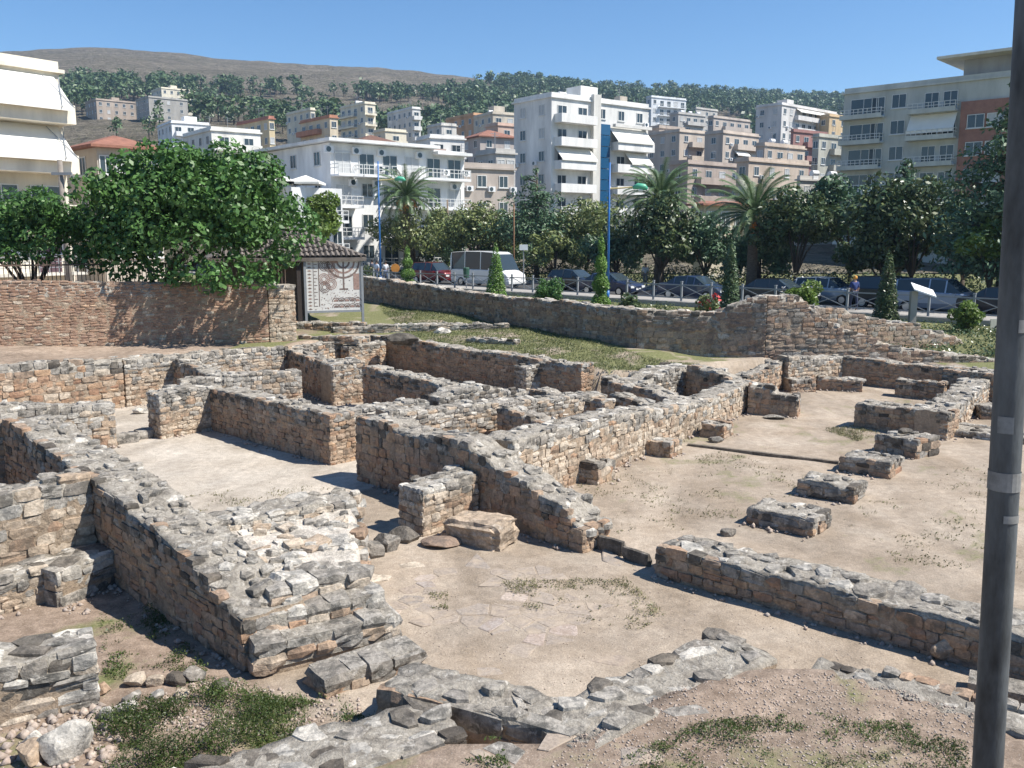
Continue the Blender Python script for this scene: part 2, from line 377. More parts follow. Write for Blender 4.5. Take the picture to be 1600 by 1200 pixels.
def axis(parts):
    out = []
    for a, b_, s in parts: out += list(np.arange(a, b_, s))
    return np.array(out + [parts[-1][1]])
ground = sheet('ground', axis([(-420, -60, 40), (-60, -22, 2), (-22, 24, 0.22), (24, 60, 1.5), (60, 420, 40)]),
               axis([(-80, 2, 8), (2, 38, 0.22), (38, 100, 1.5)]), ground_z, M['earth'], ground_zone)
tag(ground, kind='structure')
hill = sheet('hillside', axis([(-2400, -900, 60), (-900, 900, 9), (900, 2400, 60)]), axis([(97, 700, 7), (700, 1120, 12), (1120, 1800, 60)]), hill_z, M['hill'])
tag(hill, kind='structure')

# ------------------------------------------------------------------ stones
random.seed(5)
def block_shape(k):
    rg = random.Random(100 + k); V = []; idx = {}
    for x in (-1, 0, 1):
        for y in (-1, 0, 1):
            for z in (-1, 0, 1):
                if (x, y, z) == (0, 0, 0): continue
                n = abs(x) + abs(y) + abs(z)
                pull = {1: 1.0 + rg.uniform(-0.02, 0.10), 2: 1.0 - rg.uniform(-0.02, 0.07), 3: 1.0 - rg.uniform(0.03, 0.2)}[n]
                idx[(x, y, z)] = len(V)
                V.append([0.5 * q * pull + rg.uniform(-0.045, 0.045) for q in (x, y, z)])
    F = []
    for ax in range(3):
        for s in (-1, 1):
            o1, o2 = [q for q in range(3) if q != ax]
            for i in (-1, 0):
                for j in (-1, 0):
                    c = []
                    for di, dj in ((0, 0), (1, 0), (1, 1), (0, 1)):
                        p = [0, 0, 0]; p[ax] = s; p[o1] = i + di; p[o2] = j + dj; c.append(idx[tuple(p)])
                    flip = (s < 0) ^ (ax == 1)
                    F.append(c[::-1] if flip else c)
    return np.array(V), F
def slab_shape(k):
    rg = random.Random(300 + k); n = rg.choice((4, 5, 6, 7)); P = []
    for i in range(n):
        a = 2 * math.pi * (i + rg.uniform(-0.36, 0.36)) / n; r = rg.uniform(0.38, 0.63)
        P.append((math.cos(a) * r, math.sin(a) * r))
    V = [(x, y, -0.5) for x, y in P] + [(x * 0.98, y * 0.98, rg.uniform(0.22, 0.42)) for x, y in P] + [(x * 0.72, y * 0.72, rg.uniform(0.40, 0.52)) for x, y in P]
    F = [tuple(range(2 * n, 3 * n))]
    for r0 in (0, n):
        F += [(r0 + i, r0 + (i + 1) % n, r0 + n + (i + 1) % n, r0 + n + i) for i in range(n)]
    return np.array(V), F
SHAPES = {('b', k): block_shape(k) for k in range(16)}
SHAPES.update({('s', k): slab_shape(k) for k in range(12)})
_smesh = {}
def stone_mesh(kind, k, mat):
    key = (kind, k, mat)
    if key not in _smesh:
        V, F = SHAPES[(kind, k)]
        me = bpy.data.meshes.new('stone'); me.from_pydata([tuple(v) for v in V], [], F); me.materials.append(M[mat]); me.update()
        _smesh[key] = me
    return _smesh[key]
def lay(stones, root, name, limit=300, min_px=8.0):
    """stones: (loc, size, euler, mat, kind, variant) in the frame of root. The largest in view become parts, the rest one joined part."""
    Rm = Matrix.Translation(root.location) @ root.rotation_euler.to_matrix().to_4x4()
    camv = Vector((0, 0, CAM_H)); sc_ = []
    for s in stones:
        w = Rm @ Vector(s[0]); d = (w - camv).length
        sz = sorted(s[1]); sc_.append((sz[2] * FPX / d, s))
    sc_.sort(key=lambda q: -q[0])
    single = [s for px, s in sc_[:limit] if px >= min_px]; rest = [s for px, s in sc_[len(single):]]
    for loc, size, eul, mat, kind, k in single:
        o = bpy.data.objects.new(name, stone_mesh(kind, k, mat)); COL.objects.link(o)
        o.parent = root; o.location = loc; o.scale = size; o.rotation_euler = eul
    if rest:
        by = {}
        for s in rest: by.setdefault(s[3], []).append(s)
        mb_v = []; mb_f = []; mi = []; mats = list(by)
        n = 0
        for q, mt in enumerate(mats):
            for loc, size, eul, _, kind, k in by[mt]:
                V, F = SHAPES[(kind, k)]
                E = np.array(Euler(eul).to_matrix())
                W = (V * np.array(size)) @ E.T + np.array(loc)
                mb_v += W.tolist(); mb_f += [tuple(i + n for i in f) for f in F]; mi += [q] * len(F); n += len(V)
        me = bpy.data.meshes.new('small_' + name); me.from_pydata(mb_v, [], mb_f)
        for mt in mats: me.materials.append(M[mt])
        me.polygons.foreach_set('material_index', mi); me.update()
        o = obj('small_' + name + 's', me, root); o['kind'] = 'stuff'

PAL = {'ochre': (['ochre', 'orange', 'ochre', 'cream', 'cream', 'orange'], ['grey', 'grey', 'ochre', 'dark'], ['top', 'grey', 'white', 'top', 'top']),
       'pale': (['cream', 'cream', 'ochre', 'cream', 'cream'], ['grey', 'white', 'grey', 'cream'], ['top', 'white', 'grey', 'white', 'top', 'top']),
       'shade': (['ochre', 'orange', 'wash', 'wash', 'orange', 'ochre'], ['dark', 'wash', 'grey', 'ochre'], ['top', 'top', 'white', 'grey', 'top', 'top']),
       'red': (['red', 'red', 'red', 'ochre', 'grey'], ['grey', 'red', 'red', 'dark'], ['white', 'grey', 'white', 'cream']),
       'brick': (['brick'] * 13 + ['cream', 'ochre'], ['brick', 'brick', 'red'], ['red', 'brick']),
       'grey': (['grey', 'white', 'grey', 'cream'], ['grey', 'white', 'grey', 'dark'], ['grey', 'white', 'white', 'dark'])}
WALLS = []; FEET = []
def stone_wall(name, label, p0, p1, T, prof, z0=None, course=0.095, sw=0.18, faces=('front', 'end1', 'top'), pal='ochre', grey_top=0.3, rag=0.05, seed=None, top_sw=0.26, min_px=8.0, cat='ruin wall', group=None, batter=0.0, top_cover=0.8, under=None, flush=0.0, even=0.0, limit=300, pick=None):
    p0 = Vector(p0[:2]); p1 = Vector(p1[:2]); d = p1 - p0; L = d.length; ang = math.atan2(d.y, d.x)
    seed = len(WALLS) + 1 if seed is None else seed; rg = random.Random(seed * 17 + 3); WALLS.append(label)
    if z0 is None: FEET.append((p0.copy(), p1.copy()))
    if z0 is None: z0 = -0.02
    root = None if under is not None else thing(name, label, cat, (p0.x, p0.y, z0), ang, group)
    ps = [q[0] * L for q in prof]; ph = [q[1] for q in prof]
    def hf(x):
        x = np.asarray(x, float)
        return np.maximum(0.06, np.interp(x, ps, ph) + rag * 2 * (vnoise(x * 2.2, 0.5, seed) - 0.5) + rag * 1.2 * (vnoise(x * 7, 0.5, seed + 9) - 0.5))
    # core of mortar and rubble
    IN = 0.017; nx = max(3, int(L / 0.10)); ny = max(3, int(T / 0.10)); nz = 5
    xs = np.linspace(IN, L - IN, nx); rows = []
    for x in xs:
        h = float(hf(x)) - 0.008; row = []
        for k in range(nz): row.append((x, IN + batter * k / nz, h * k / nz))
        for j in range(ny + 1): row.append((x, IN + batter + (T - 2 * IN - batter) * j / ny, h))
        for k in range(nz - 1, -1, -1): row.append((x, T - IN, h * k / nz))
        rows.append(row)
    A = np.array(rows); nr = A.shape[1]
    wob = vnoise(A[..., 0] * 9 + A[..., 1] * 5, A[..., 2] * 9 + A[..., 1] * 8, seed + 3) - 0.5
    wob2 = vnoise(A[..., 0] * 3 + 2, A[..., 1] * 4 + 5, seed + 5) - 0.5
    A[:, :nz, 1] += wob[:, :nz] * 0.04; A[:, nz + ny + 1:, 1] += wob[:, nz + ny + 1:] * 0.05
    A[:, nz:nz + ny + 1, 2] += wob[:, nz:nz + ny + 1] * 0.05 + wob2[:, nz:nz + ny + 1] * 0.06
    V = A.reshape(-1, 3); F = []; mi = []
    for i in range(nx - 1):
        for j in range(nr - 1):
            F.append((i * nr + j, (i + 1) * nr + j, (i + 1) * nr + j + 1, i * nr + j + 1)); mi.append(1 if nz - 1 <= j < nz + ny + 1 else 0)
    F.append(tuple(range(nr))[::1]); mi.append(0)
    F.append(tuple((nx - 1) * nr + j for j in range(nr - 1, -1, -1))); mi.append(0)
    me = bpy.data.meshes.new('core'); me.from_pydata([tuple(v) for v in V], [], F)
    me.materials.append(M['mortar']); me.materials.append(M['mortar_top']); me.polygons.foreach_set('material_index', mi)
    me.polygons.foreach_set('use_smooth', [True] * (len(F) - 2) + [False] * 2); me.update()
    if under is not None:
        root = obj('wall_section', me, under); root.location = (p0.x, p0.y, z0); root.rotation_euler = (0, 0, ang)
    else: obj('mortar_core', me, root)
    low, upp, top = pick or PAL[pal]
    face = []
    def course_face(length, hfun, place):
        z = 0.0; row = 0
        while z < 6:
            ch = course * rg.uniform(0.7 + 0.28 * even, 1.4 - 0.38 * even)
            x = -rg.uniform(0, sw * 0.6) if row else 0.0
            any_ = False
            while x < length - 0.02:
                w = sw * rg.uniform(0.55 + 0.35 * even, 1.6 - 0.5 * even); a = max(x, 0.0); e = min(x + w, length)
                x += w
                if length - x < sw * 0.35: e = length; x = length
                if e - a < 0.05: continue
                c = (a + e) / 2; zz = z + 0.035 * (1 - even) * (float(vnoise(c * 1.7, row * 0.8, seed + 7)) - 0.5) * 2; hh = float(hfun(c))
                if zz + ch * 0.45 > hh: continue
                any_ = True
                t = ch
                if zz + ch > hh + 0.03: t = max(0.05, hh + 0.03 - zz)
                gtop = hh - (zz + t / 2)
                mat = rg.choice(upp) if gtop < grey_top * rg.uniform(0.4, 1.5) else rg.choice(low)
                parts = [(zz, t)]
                if t > 0.13 and even < 0.5 and rg.random() < 0.18: k = rg.uniform(0.35, 0.65); parts = [(zz, t * k), (zz + t * k, t * (1 - k))]
                for q, tt in parts: place(c, q + tt / 2, (e - a), tt, mat)
            z += ch; row += 1
            if not any_ and row > 2: break
    J = lambda: rg.uniform(-0.07, 0.07)
    def size(w, t, dp): return (max(0.04, w * 1.0 - 0.006), dp, max(0.035, t * 1.02 - 0.004))
    def put_front(c, zc, w, t, mat):
        dp = rg.uniform(0.13, 0.2); pr = rg.uniform(-0.012, 0.018 - 0.012 * flush); y = dp / 2 - pr + batter * zc
        face.append(((c, y, zc), size(w, t, dp), (J() * 0.7, J(), J() * 0.8), mat, 'b', rg.randrange(16)))
    def put_back(c, zc, w, t, mat):
        dp = rg.uniform(0.13, 0.2); pr = rg.uniform(-0.012, 0.018 - 0.012 * flush)
        face.append(((c, T - dp / 2 + pr, zc), size(w, t, dp), (J() * 0.7, J(), J() * 0.8), mat, 'b', rg.randrange(16)))
    def put_end(xe, sg):
        def f(c, zc, w, t, mat):
            dp = rg.uniform(0.13, 0.2); pr = rg.uniform(-0.012, 0.018 - 0.012 * flush)
            face.append(((xe + sg * (pr - dp / 2), c, zc), (dp, max(0.04, w - 0.006), max(0.035, t * 1.02 - 0.004)), (J(), J() * 0.7, J() * 0.8), mat, 'b', rg.randrange(16)))
        return f
    if 'front' in faces: course_face(L, hf, put_front)
    if 'back' in faces: course_face(L, hf, put_back)
    if 'end1' in faces: course_face(T, lambda c: hf(L - 0.08), put_end(L, 1))
    if 'end0' in faces: course_face(T, lambda c: hf(0.08), put_end(0, -1))
    lay(face, root, 'brick' if pal == 'brick' else 'stone', limit, min_px)
    if 'top' in faces:
        cap = []; x = 0.06
        while x < L - 0.05:
            stepx = top_sw * rg.uniform(0.6, 1.15); y = 0.05
            while y < T - 0.03:
                w = top_sw * rg.uniform(0.5, 1.15)
                if rg.random() < top_cover:
                    cx = min(max(x + stepx / 2 + J() * 0.6, 0.07), L - 0.07); cy = min(max(y + w / 2 + J() * 0.6, 0.07), T - 0.07)
                    th = rg.uniform(0.06, 0.12); k = rg.randrange(12)
                    sl = float(hf(min(L, cx + 0.12)) - hf(max(0, cx - 0.12))) / 0.24
                    cap.append(((cx, cy, float(hf(cx)) + rg.uniform(-0.03, 0.028) - th * 0.34), (stepx * rg.uniform(0.9, 1.2), w * rg.uniform(0.85, 1.15), th),
                                (J() * 1.6, max(-0.4, min(0.4, -math.atan(sl))) * 0.7 + J() * 1.6, rg.uniform(-0.5, 0.5)), rg.choice(top), 's', k))
                y += w
            x += stepx
        lay(cap, root, 'cap_stone', limit, min_px)
    return root
# ------------------------------------------------------------------ the excavated walls
W = stone_wall
def P2(a): return Vector(a)
F1 = ('front', 'end1', 'top'); F0 = ('front', 'end0', 'top'); FF = ('front', 'top'); FA = ('front', 'end0', 'end1', 'top')
# courtyard
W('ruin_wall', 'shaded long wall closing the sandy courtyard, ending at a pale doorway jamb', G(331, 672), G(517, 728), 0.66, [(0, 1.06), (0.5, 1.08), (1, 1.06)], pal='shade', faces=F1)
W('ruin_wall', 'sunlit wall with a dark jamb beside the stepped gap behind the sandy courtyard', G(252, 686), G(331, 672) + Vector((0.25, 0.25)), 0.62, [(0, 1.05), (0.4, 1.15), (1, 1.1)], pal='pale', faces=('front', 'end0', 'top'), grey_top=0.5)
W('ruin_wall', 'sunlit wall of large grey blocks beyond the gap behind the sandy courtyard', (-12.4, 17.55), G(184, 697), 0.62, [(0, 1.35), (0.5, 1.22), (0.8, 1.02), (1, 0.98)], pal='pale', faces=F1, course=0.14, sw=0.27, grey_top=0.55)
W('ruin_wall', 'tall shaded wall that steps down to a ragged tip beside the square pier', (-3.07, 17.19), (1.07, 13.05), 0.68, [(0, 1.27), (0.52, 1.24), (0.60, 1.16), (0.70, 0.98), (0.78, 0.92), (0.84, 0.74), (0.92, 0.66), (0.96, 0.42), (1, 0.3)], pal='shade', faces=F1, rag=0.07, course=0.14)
# square pier standing against it
W('masonry_pier', 'square masonry pier with a flat grey capstone beside the sill blocks', G(661, 840), G(661, 840) + Vector((0.86, 0.86)), 0.62, [(0, 0.76), (0.5, 0.8), (1, 0.88)], pal='pale', faces=F0, course=0.12, sw=0.22, cat='pier', rag=0.03, grey_top=0.18)
# wall with pilasters 
w13a, w13b = Vector((0.02, 15.2)), Vector((6.5, 24.2))
W('ruin_wall', 'long sunlit wall with square buttress blocks along the open room', w13a, w13b, 0.7, [(0, 1.26), (0.3, 1.15), (0.6, 0.86), (0.8, 0.72), (1, 0.82)], pal='pale', faces=F1, grey_top=0.3, sw=0.2, course=0.13)
def pilaster(lbl, u, v, h, w=0.62, dp=0.5):
    c = G(u, v); dd = (w13b - w13a).normalized()
    W('wall_buttress', lbl, c - dd * w, c, dp, [(0, h), (1, h * 0.95)], pal='ochre', faces=FA, rag=0.02, course=0.16, sw=0.28, cat='buttress', grey_top=0.15)
pilaster('square stone buttress next to the ragged tip of the stepped wall', 962, 747, 0.42, 0.72, 0.6)
pilaster('square stone buttress halfway along the long sunlit wall', 1066, 708, 0.36, 0.62, 0.6)
pilaster('low broken buttress towards the far end of the long sunlit wall', 1146, 679, 0.34, 0.6, 0.6)
# inner rooms
W('ruin_wall', 'grey topped inner wall behind the tall shaded wall', (-2.6, 18.6), (2.45, 22.6), 0.62, [(0, 1.12), (0.35, 0.98), (0.6, 0.9), (1, 0.82)], pal='pale', faces=FF, grey_top=0.6)
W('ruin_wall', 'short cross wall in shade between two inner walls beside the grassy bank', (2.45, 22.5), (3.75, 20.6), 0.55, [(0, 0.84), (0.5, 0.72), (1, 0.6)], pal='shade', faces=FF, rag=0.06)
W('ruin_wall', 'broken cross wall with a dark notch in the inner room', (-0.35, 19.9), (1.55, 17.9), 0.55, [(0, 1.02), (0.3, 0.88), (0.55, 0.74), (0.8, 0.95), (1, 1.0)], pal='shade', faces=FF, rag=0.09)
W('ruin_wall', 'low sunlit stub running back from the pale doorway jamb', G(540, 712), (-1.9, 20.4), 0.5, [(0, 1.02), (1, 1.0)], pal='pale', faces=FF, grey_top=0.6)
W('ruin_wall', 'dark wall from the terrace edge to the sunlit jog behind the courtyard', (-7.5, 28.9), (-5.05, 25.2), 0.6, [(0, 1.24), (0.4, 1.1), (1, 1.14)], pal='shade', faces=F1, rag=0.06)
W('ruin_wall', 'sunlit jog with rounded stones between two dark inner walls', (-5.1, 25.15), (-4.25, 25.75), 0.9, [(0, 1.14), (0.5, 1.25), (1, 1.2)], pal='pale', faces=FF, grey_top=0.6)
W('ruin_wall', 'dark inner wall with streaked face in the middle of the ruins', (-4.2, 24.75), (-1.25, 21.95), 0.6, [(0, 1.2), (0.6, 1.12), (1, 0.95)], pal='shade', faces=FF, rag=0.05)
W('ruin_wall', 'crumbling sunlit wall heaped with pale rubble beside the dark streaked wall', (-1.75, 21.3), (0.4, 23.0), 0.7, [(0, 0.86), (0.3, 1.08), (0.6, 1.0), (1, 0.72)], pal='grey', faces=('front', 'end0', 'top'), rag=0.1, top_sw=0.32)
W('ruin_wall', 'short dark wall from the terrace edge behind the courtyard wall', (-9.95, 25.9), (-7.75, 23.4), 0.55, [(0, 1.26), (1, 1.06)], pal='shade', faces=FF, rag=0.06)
W('ruin_wall', 'sunlit grey wall end with a round hole behind the courtyard', (-8.6, 22.9), G(474, 640) , 0.6, [(0, 1.1), (0.6, 1.14), (1, 1.1)], pal='pale', faces=F1, grey_top=0.7)
# terrace edge
W('terrace_wall', 'ochre retaining wall below the brick wall, outer stretch', (-14.5, 21.2), (-10.9, 24.85), 0.6, [(0, 1.6), (0.4, 1.52), (1, 1.4)], pal='ochre', faces=FF, course=0.15, sw=0.3, grey_top=0.5)
W('terrace_wall', 'grey and ochre retaining wall between two dark cross walls below the brick wall', (-10.88, 24.87), (-7.25, 28.3), 0.6, [(0, 1.4), (1, 1.3)], pal='pale', faces=FF, grey_top=0.6)
W('terrace_wall', 'ochre retaining wall in the far corner by the grass', (-7.23, 28.32), (-5.1, 31.9), 0.6, [(0, 1.28), (1, 1.2)], pal='ochre', faces=FF, grey_top=0.3)
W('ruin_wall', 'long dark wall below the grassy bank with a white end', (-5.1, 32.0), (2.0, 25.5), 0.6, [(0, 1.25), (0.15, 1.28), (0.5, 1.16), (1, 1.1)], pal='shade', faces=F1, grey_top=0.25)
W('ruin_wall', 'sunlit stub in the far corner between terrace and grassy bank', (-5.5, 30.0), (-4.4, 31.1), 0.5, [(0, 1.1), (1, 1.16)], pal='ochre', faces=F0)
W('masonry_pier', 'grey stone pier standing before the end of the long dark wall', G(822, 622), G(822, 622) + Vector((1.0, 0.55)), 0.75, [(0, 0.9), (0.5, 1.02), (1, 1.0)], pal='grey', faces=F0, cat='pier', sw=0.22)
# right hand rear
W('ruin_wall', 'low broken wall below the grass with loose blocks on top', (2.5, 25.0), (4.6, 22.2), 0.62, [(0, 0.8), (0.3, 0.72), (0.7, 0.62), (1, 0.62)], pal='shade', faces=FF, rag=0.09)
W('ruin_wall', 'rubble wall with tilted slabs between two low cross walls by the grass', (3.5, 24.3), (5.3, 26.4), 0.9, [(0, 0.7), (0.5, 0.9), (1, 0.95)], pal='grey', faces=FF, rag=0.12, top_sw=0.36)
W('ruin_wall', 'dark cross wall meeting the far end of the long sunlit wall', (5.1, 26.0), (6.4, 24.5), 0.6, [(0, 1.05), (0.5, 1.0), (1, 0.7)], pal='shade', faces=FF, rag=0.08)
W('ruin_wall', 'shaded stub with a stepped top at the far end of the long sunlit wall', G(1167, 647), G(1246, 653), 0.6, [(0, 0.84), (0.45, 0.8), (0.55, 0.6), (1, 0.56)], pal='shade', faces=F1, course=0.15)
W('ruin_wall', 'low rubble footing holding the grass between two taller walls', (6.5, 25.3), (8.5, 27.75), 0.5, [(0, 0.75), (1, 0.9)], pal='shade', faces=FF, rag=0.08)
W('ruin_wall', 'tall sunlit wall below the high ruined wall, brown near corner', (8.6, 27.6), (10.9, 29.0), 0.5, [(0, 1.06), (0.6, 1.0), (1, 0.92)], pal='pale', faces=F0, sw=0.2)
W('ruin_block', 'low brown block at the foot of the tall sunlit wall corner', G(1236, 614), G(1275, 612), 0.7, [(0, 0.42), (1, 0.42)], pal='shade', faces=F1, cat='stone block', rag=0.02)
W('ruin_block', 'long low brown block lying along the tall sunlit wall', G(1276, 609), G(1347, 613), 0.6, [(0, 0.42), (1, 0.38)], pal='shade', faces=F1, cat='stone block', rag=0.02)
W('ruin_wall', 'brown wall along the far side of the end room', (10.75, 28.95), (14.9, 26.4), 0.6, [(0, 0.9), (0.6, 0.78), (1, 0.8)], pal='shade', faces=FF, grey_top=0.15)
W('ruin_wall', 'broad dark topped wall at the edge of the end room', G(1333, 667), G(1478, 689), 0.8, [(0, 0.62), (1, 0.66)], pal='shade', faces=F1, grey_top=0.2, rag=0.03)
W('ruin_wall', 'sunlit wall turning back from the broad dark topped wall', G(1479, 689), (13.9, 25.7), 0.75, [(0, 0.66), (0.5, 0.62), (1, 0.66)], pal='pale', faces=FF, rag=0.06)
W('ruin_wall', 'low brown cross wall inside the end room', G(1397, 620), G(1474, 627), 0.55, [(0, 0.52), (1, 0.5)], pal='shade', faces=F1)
W('ruin_block', 'dark block resting on the back of the end room', (12.9, 26.6), (14.2, 25.5), 0.6, [(0, 0.82), (1, 0.85)], pal='shade', faces=F1, cat='stone block')
W('ruin_block', 'small low stone block outside the sunlit end room wall', G(1521, 648), G(1533, 655), 0.9, [(0, 0.34), (1, 0.34)], pal='ochre', faces=FA, cat='stone block', rag=0.02)
W('stone_kerb', 'low grey stone kerb beyond the end room corner', G(1482, 682), G(1700, 706), 0.9, [(0, 0.2), (1, 0.2)], pal='grey', faces=FF, cat='kerb', rag=0.02, top_sw=0.4)
# four low piers in the open room
def low_pier(lbl, a, b, T, h):
    W('pillar_base', lbl, G(*a), G(*b), T, [(0, h * 0.9), (0.5, h), (1, h)], pal='ochre', faces=F1, course=0.13, sw=0.3, rag=0.03, cat='pillar base', group='pillar bases in a row in the open room', top_sw=0.3)
low_pier('low pillar base of pale blocks, first from the long low wall', (1165, 817), (1270, 840), 0.75, 0.30)
low_pier('low dark pillar base, second from the long low wall', (1243, 773), (1333, 789), 0.75, 0.32)
low_pier('low pillar base, third from the long low wall', (1309, 736), (1390, 749), 0.8, 0.34)
low_pier('pillar base with a small stone on top, last of the row', (1365, 703), (1431, 718), 0.85, 0.42)
# long low wall to the right
W('ruin_wall', 'long low orange brown wall with a flat pale top running to the lamp pole', G(1022, 900), (6.6, 8.0), 0.74, [(0, 0.44), (0.3, 0.5), (1, 0.56)], pal='shade', faces=('front', 'end0', 'top'), course=0.115, sw=0.24, grey_top=0.14, rag=0.03, top_sw=0.34)
# left hand walls
LW0, LW1 = Vector((-8.75, 15.05)), Vector((-2.95, 9.25))
W('ruin_wall', 'long diagonal wall with a broad grey top sloping down to the steps', LW0, LW1, 0.8, [(0, 1.68), (0.13, 1.62), (0.45, 1.40), (0.75, 1.10), (0.9, 0.86), (0.94, 0.66), (1, 0.58)], pal='shade', faces=F1, rag=0.06, course=0.11, sw=0.22, grey_top=0.35, top_sw=0.22)
W('ruin_wall', 'rough sunlit wall meeting the diagonal wall at the picture edge', (-8.6, 9.45), (-5.9, 12.2), 0.62, [(0, 1.3), (1, 1.40)], pal='pale', faces=FF, course=0.135, sw=0.26, grey_top=0.5, rag=0.08)
W('ruin_wall', 'dark wall behind the upper end of the diagonal wall', (-10.8, 13.2), (-8.6, 15.2), 0.6, [(0, 1.5), (1, 1.62)], pal='shade', faces=FF, course=0.15, sw=0.3)
W('ruin_block', 'pale ledge of flat stones at the foot of the rough sunlit wall', (-7.0, 10.25), (-5.65, 11.6), 0.6, [(0, 0.46), (1, 0.5)], pal='pale', faces=F0, cat='stone ledge', top_sw=0.34)
W('ruin_block', 'block with one broad flat white stone leaning on the diagonal wall', G(92, 950), G(205, 905), 0.6, [(0, 0.5), (1, 0.5)], pal='grey', faces=F0, course=0.17, sw=0.4, cat='stone block', top_sw=0.5, rag=0.02)
W('ruin_wall', 'thick grey wall of slab stones in the near corner by the green weeds', (-6.0, 7.55), G(158, 1100), 0.55, [(0, 0.72), (0.6, 0.68), (1, 0.64)], pal='grey', faces=F1, course=0.12, sw=0.34, grey_top=0.25, rag=0.05, top_sw=0.36)
# front wall round the paved floor
W('ruin_wall', 'low wall corner with a dark inner face beside the paved floor', G(587, 1130), (0.55, 7.35), 0.62, [(0, 0.40), (0.5, 0.40), (1, 0.37)], pal='shade', faces=('front', 'end0', 'top'), course=0.18, sw=0.4, rag=0.03, top_sw=0.34)
W('ruin_wall', 'low wall of rounded stones bounding the paved floor on the lamp pole side', (0.62, 7.05), (2.85, 8.95), 0.8, [(0, 0.38), (1, 0.36)], pal='grey', faces=('back', 'top'), course=0.16, sw=0.34, rag=0.04, top_sw=0.34)
W('ruin_wall', 'flat slab topped wall running off below the green weeds', (-3.2, 5.6), (-0.4, 7.4), 0.8, [(0, 0.40), (1, 0.40)], pal='grey', faces=('front', 'back', 'top'), course=0.18, sw=0.4, rag=0.03, top_sw=0.36)
W('ruin_wall', 'broken dark rubble edge between the near bank and the lamp pole', (2.95, 8.55), (5.3, 6.75), 0.6, [(0, 0.36), (0.5, 0.38), (1, 0.36)], pal='shade', faces=('back', 'top'), rag=0.08, top_cover=0.6)
W('ruin_wall', 'short low wall before the grey pier in the middle of the ruins', (0.45, 23.3), (2.3, 21.75), 0.5, [(0, 0.85), (0.5, 0.7), (1, 0.8)], pal='shade', faces=FF, rag=0.09)
# platform and steps
W('ruin_wall', 'pale wall end beside the sill blocks, behind the rubble platform', (-4.3, 11.15), G(560, 883), 0.62, [(0, 0.9), (0.3, 1.0), (1, 1.02)], pal='pale', faces=F1, rag=0.08, grey_top=0.35, top_sw=0.28)
st = thing('stone_steps', 'flight of four grey stone steps with a rubble landing on top', 'steps', (0, 0, 0))
STEPZ = [0.2, 0.38, 0.56, 0.74]
SL = [(507, 1064), (398, 1012), (402, 968), (423, 926)]; SR = [(664, 1011), (629, 959), (605, 924), (577, 889)]
rg = random.Random(77)
cover = []
for i, z in enumerate(STEPZ):
    a = G(*SL[i], z); b = G(*SR[i], z); d = (b - a); L = d.length; d.normalize(); n = Vector((-d.y, d.x)); ang = math.atan2(d.y, d.x)
    x = 0.0
    dep = 0.46
    bed = MB(); bq = [a + n * 0.035 + d * 0.05, b + n * 0.035 - d * 0.05, b + n * dep - d * 0.05, a + n * dep + d * 0.05]; bed.prism([(p.x, p.y) for p in bq], max(-0.05, z - 0.3), z - 0.012); bed.build('bedding', M['mortar_top'], st)
    while x < L - 0.05:
        w = rg.uniform(0.17, 0.38)
        if L - x - w < 0.14: w = L - x
        c = a + d * (x + w / 2) + n * (dep / 2)
        for zz, hh, m_ in ((z - 0.07, 0.16, rg.choice(['grey', 'grey', 'white'])), (z - 0.18, 0.14, rg.choice(['ochre', 'cream', 'grey']))):
            if zz - hh / 2 < -0.12: continue
            pr = rg.uniform(-0.03, 0.03); c2 = c - n * pr
            o = obj('step_stone', stone_mesh('b', rg.randrange(16), m_), st); o.location = (c2.x, c2.y, zz + rg.uniform(-0.03, 0.015)); o.scale = (w * 1.03, dep * rg.uniform(0.95, 1.05), hh * rg.uniform(0.95, 1.1)); o.rotation_euler = (rg.uniform(-.06, .06), rg.uniform(-.06, .06), ang + rg.uniform(-.07, .07))
        x += w
    # masonry below the tread, so that the flight is solid
    mb = MB(); fd = 0.45 if i == 0 else 1.0; q = [a + n * 0.06 + d * 0.06, b + n * 0.06 - d * 0.05, b + n * fd - d * 0.05, a + n * fd + d * 0.06]; mb.prism([(p.x, p.y) for p in q], -0.1, z - 0.03)
    mb.build('fill', M['mortar'], st)
    for k in range(3 if i else 1):
        c = a + n * (0.16 + 0.3 * k) + d * 0.10
        for zz in (z - 0.28, z - 0.42):
            if zz < 0: continue
            o = obj('step_stone', stone_mesh('b', rg.randrange(16), rg.choice(['ochre', 'cream', 'grey'])), st); o.location = (c.x, c.y, zz); o.scale = (0.26, 0.34, 0.15); o.rotation_euler = (0, 0, ang)
    # corner stones at the open end of each step
    for k in range(2):
        c = b + n * (0.18 + 0.3 * k) - d * 0.10
        for zz in (z - 0.28, z - 0.42, z - 0.56):
            if zz < 0: continue
            o = obj('step_stone', stone_mesh('b', rg.randrange(16), rg.choice(['ochre', 'cream', 'grey'])), st); o.location = (c.x, c.y, zz); o.scale = (0.24, 0.3, 0.14); o.rotation_euler = (0, 0, ang)
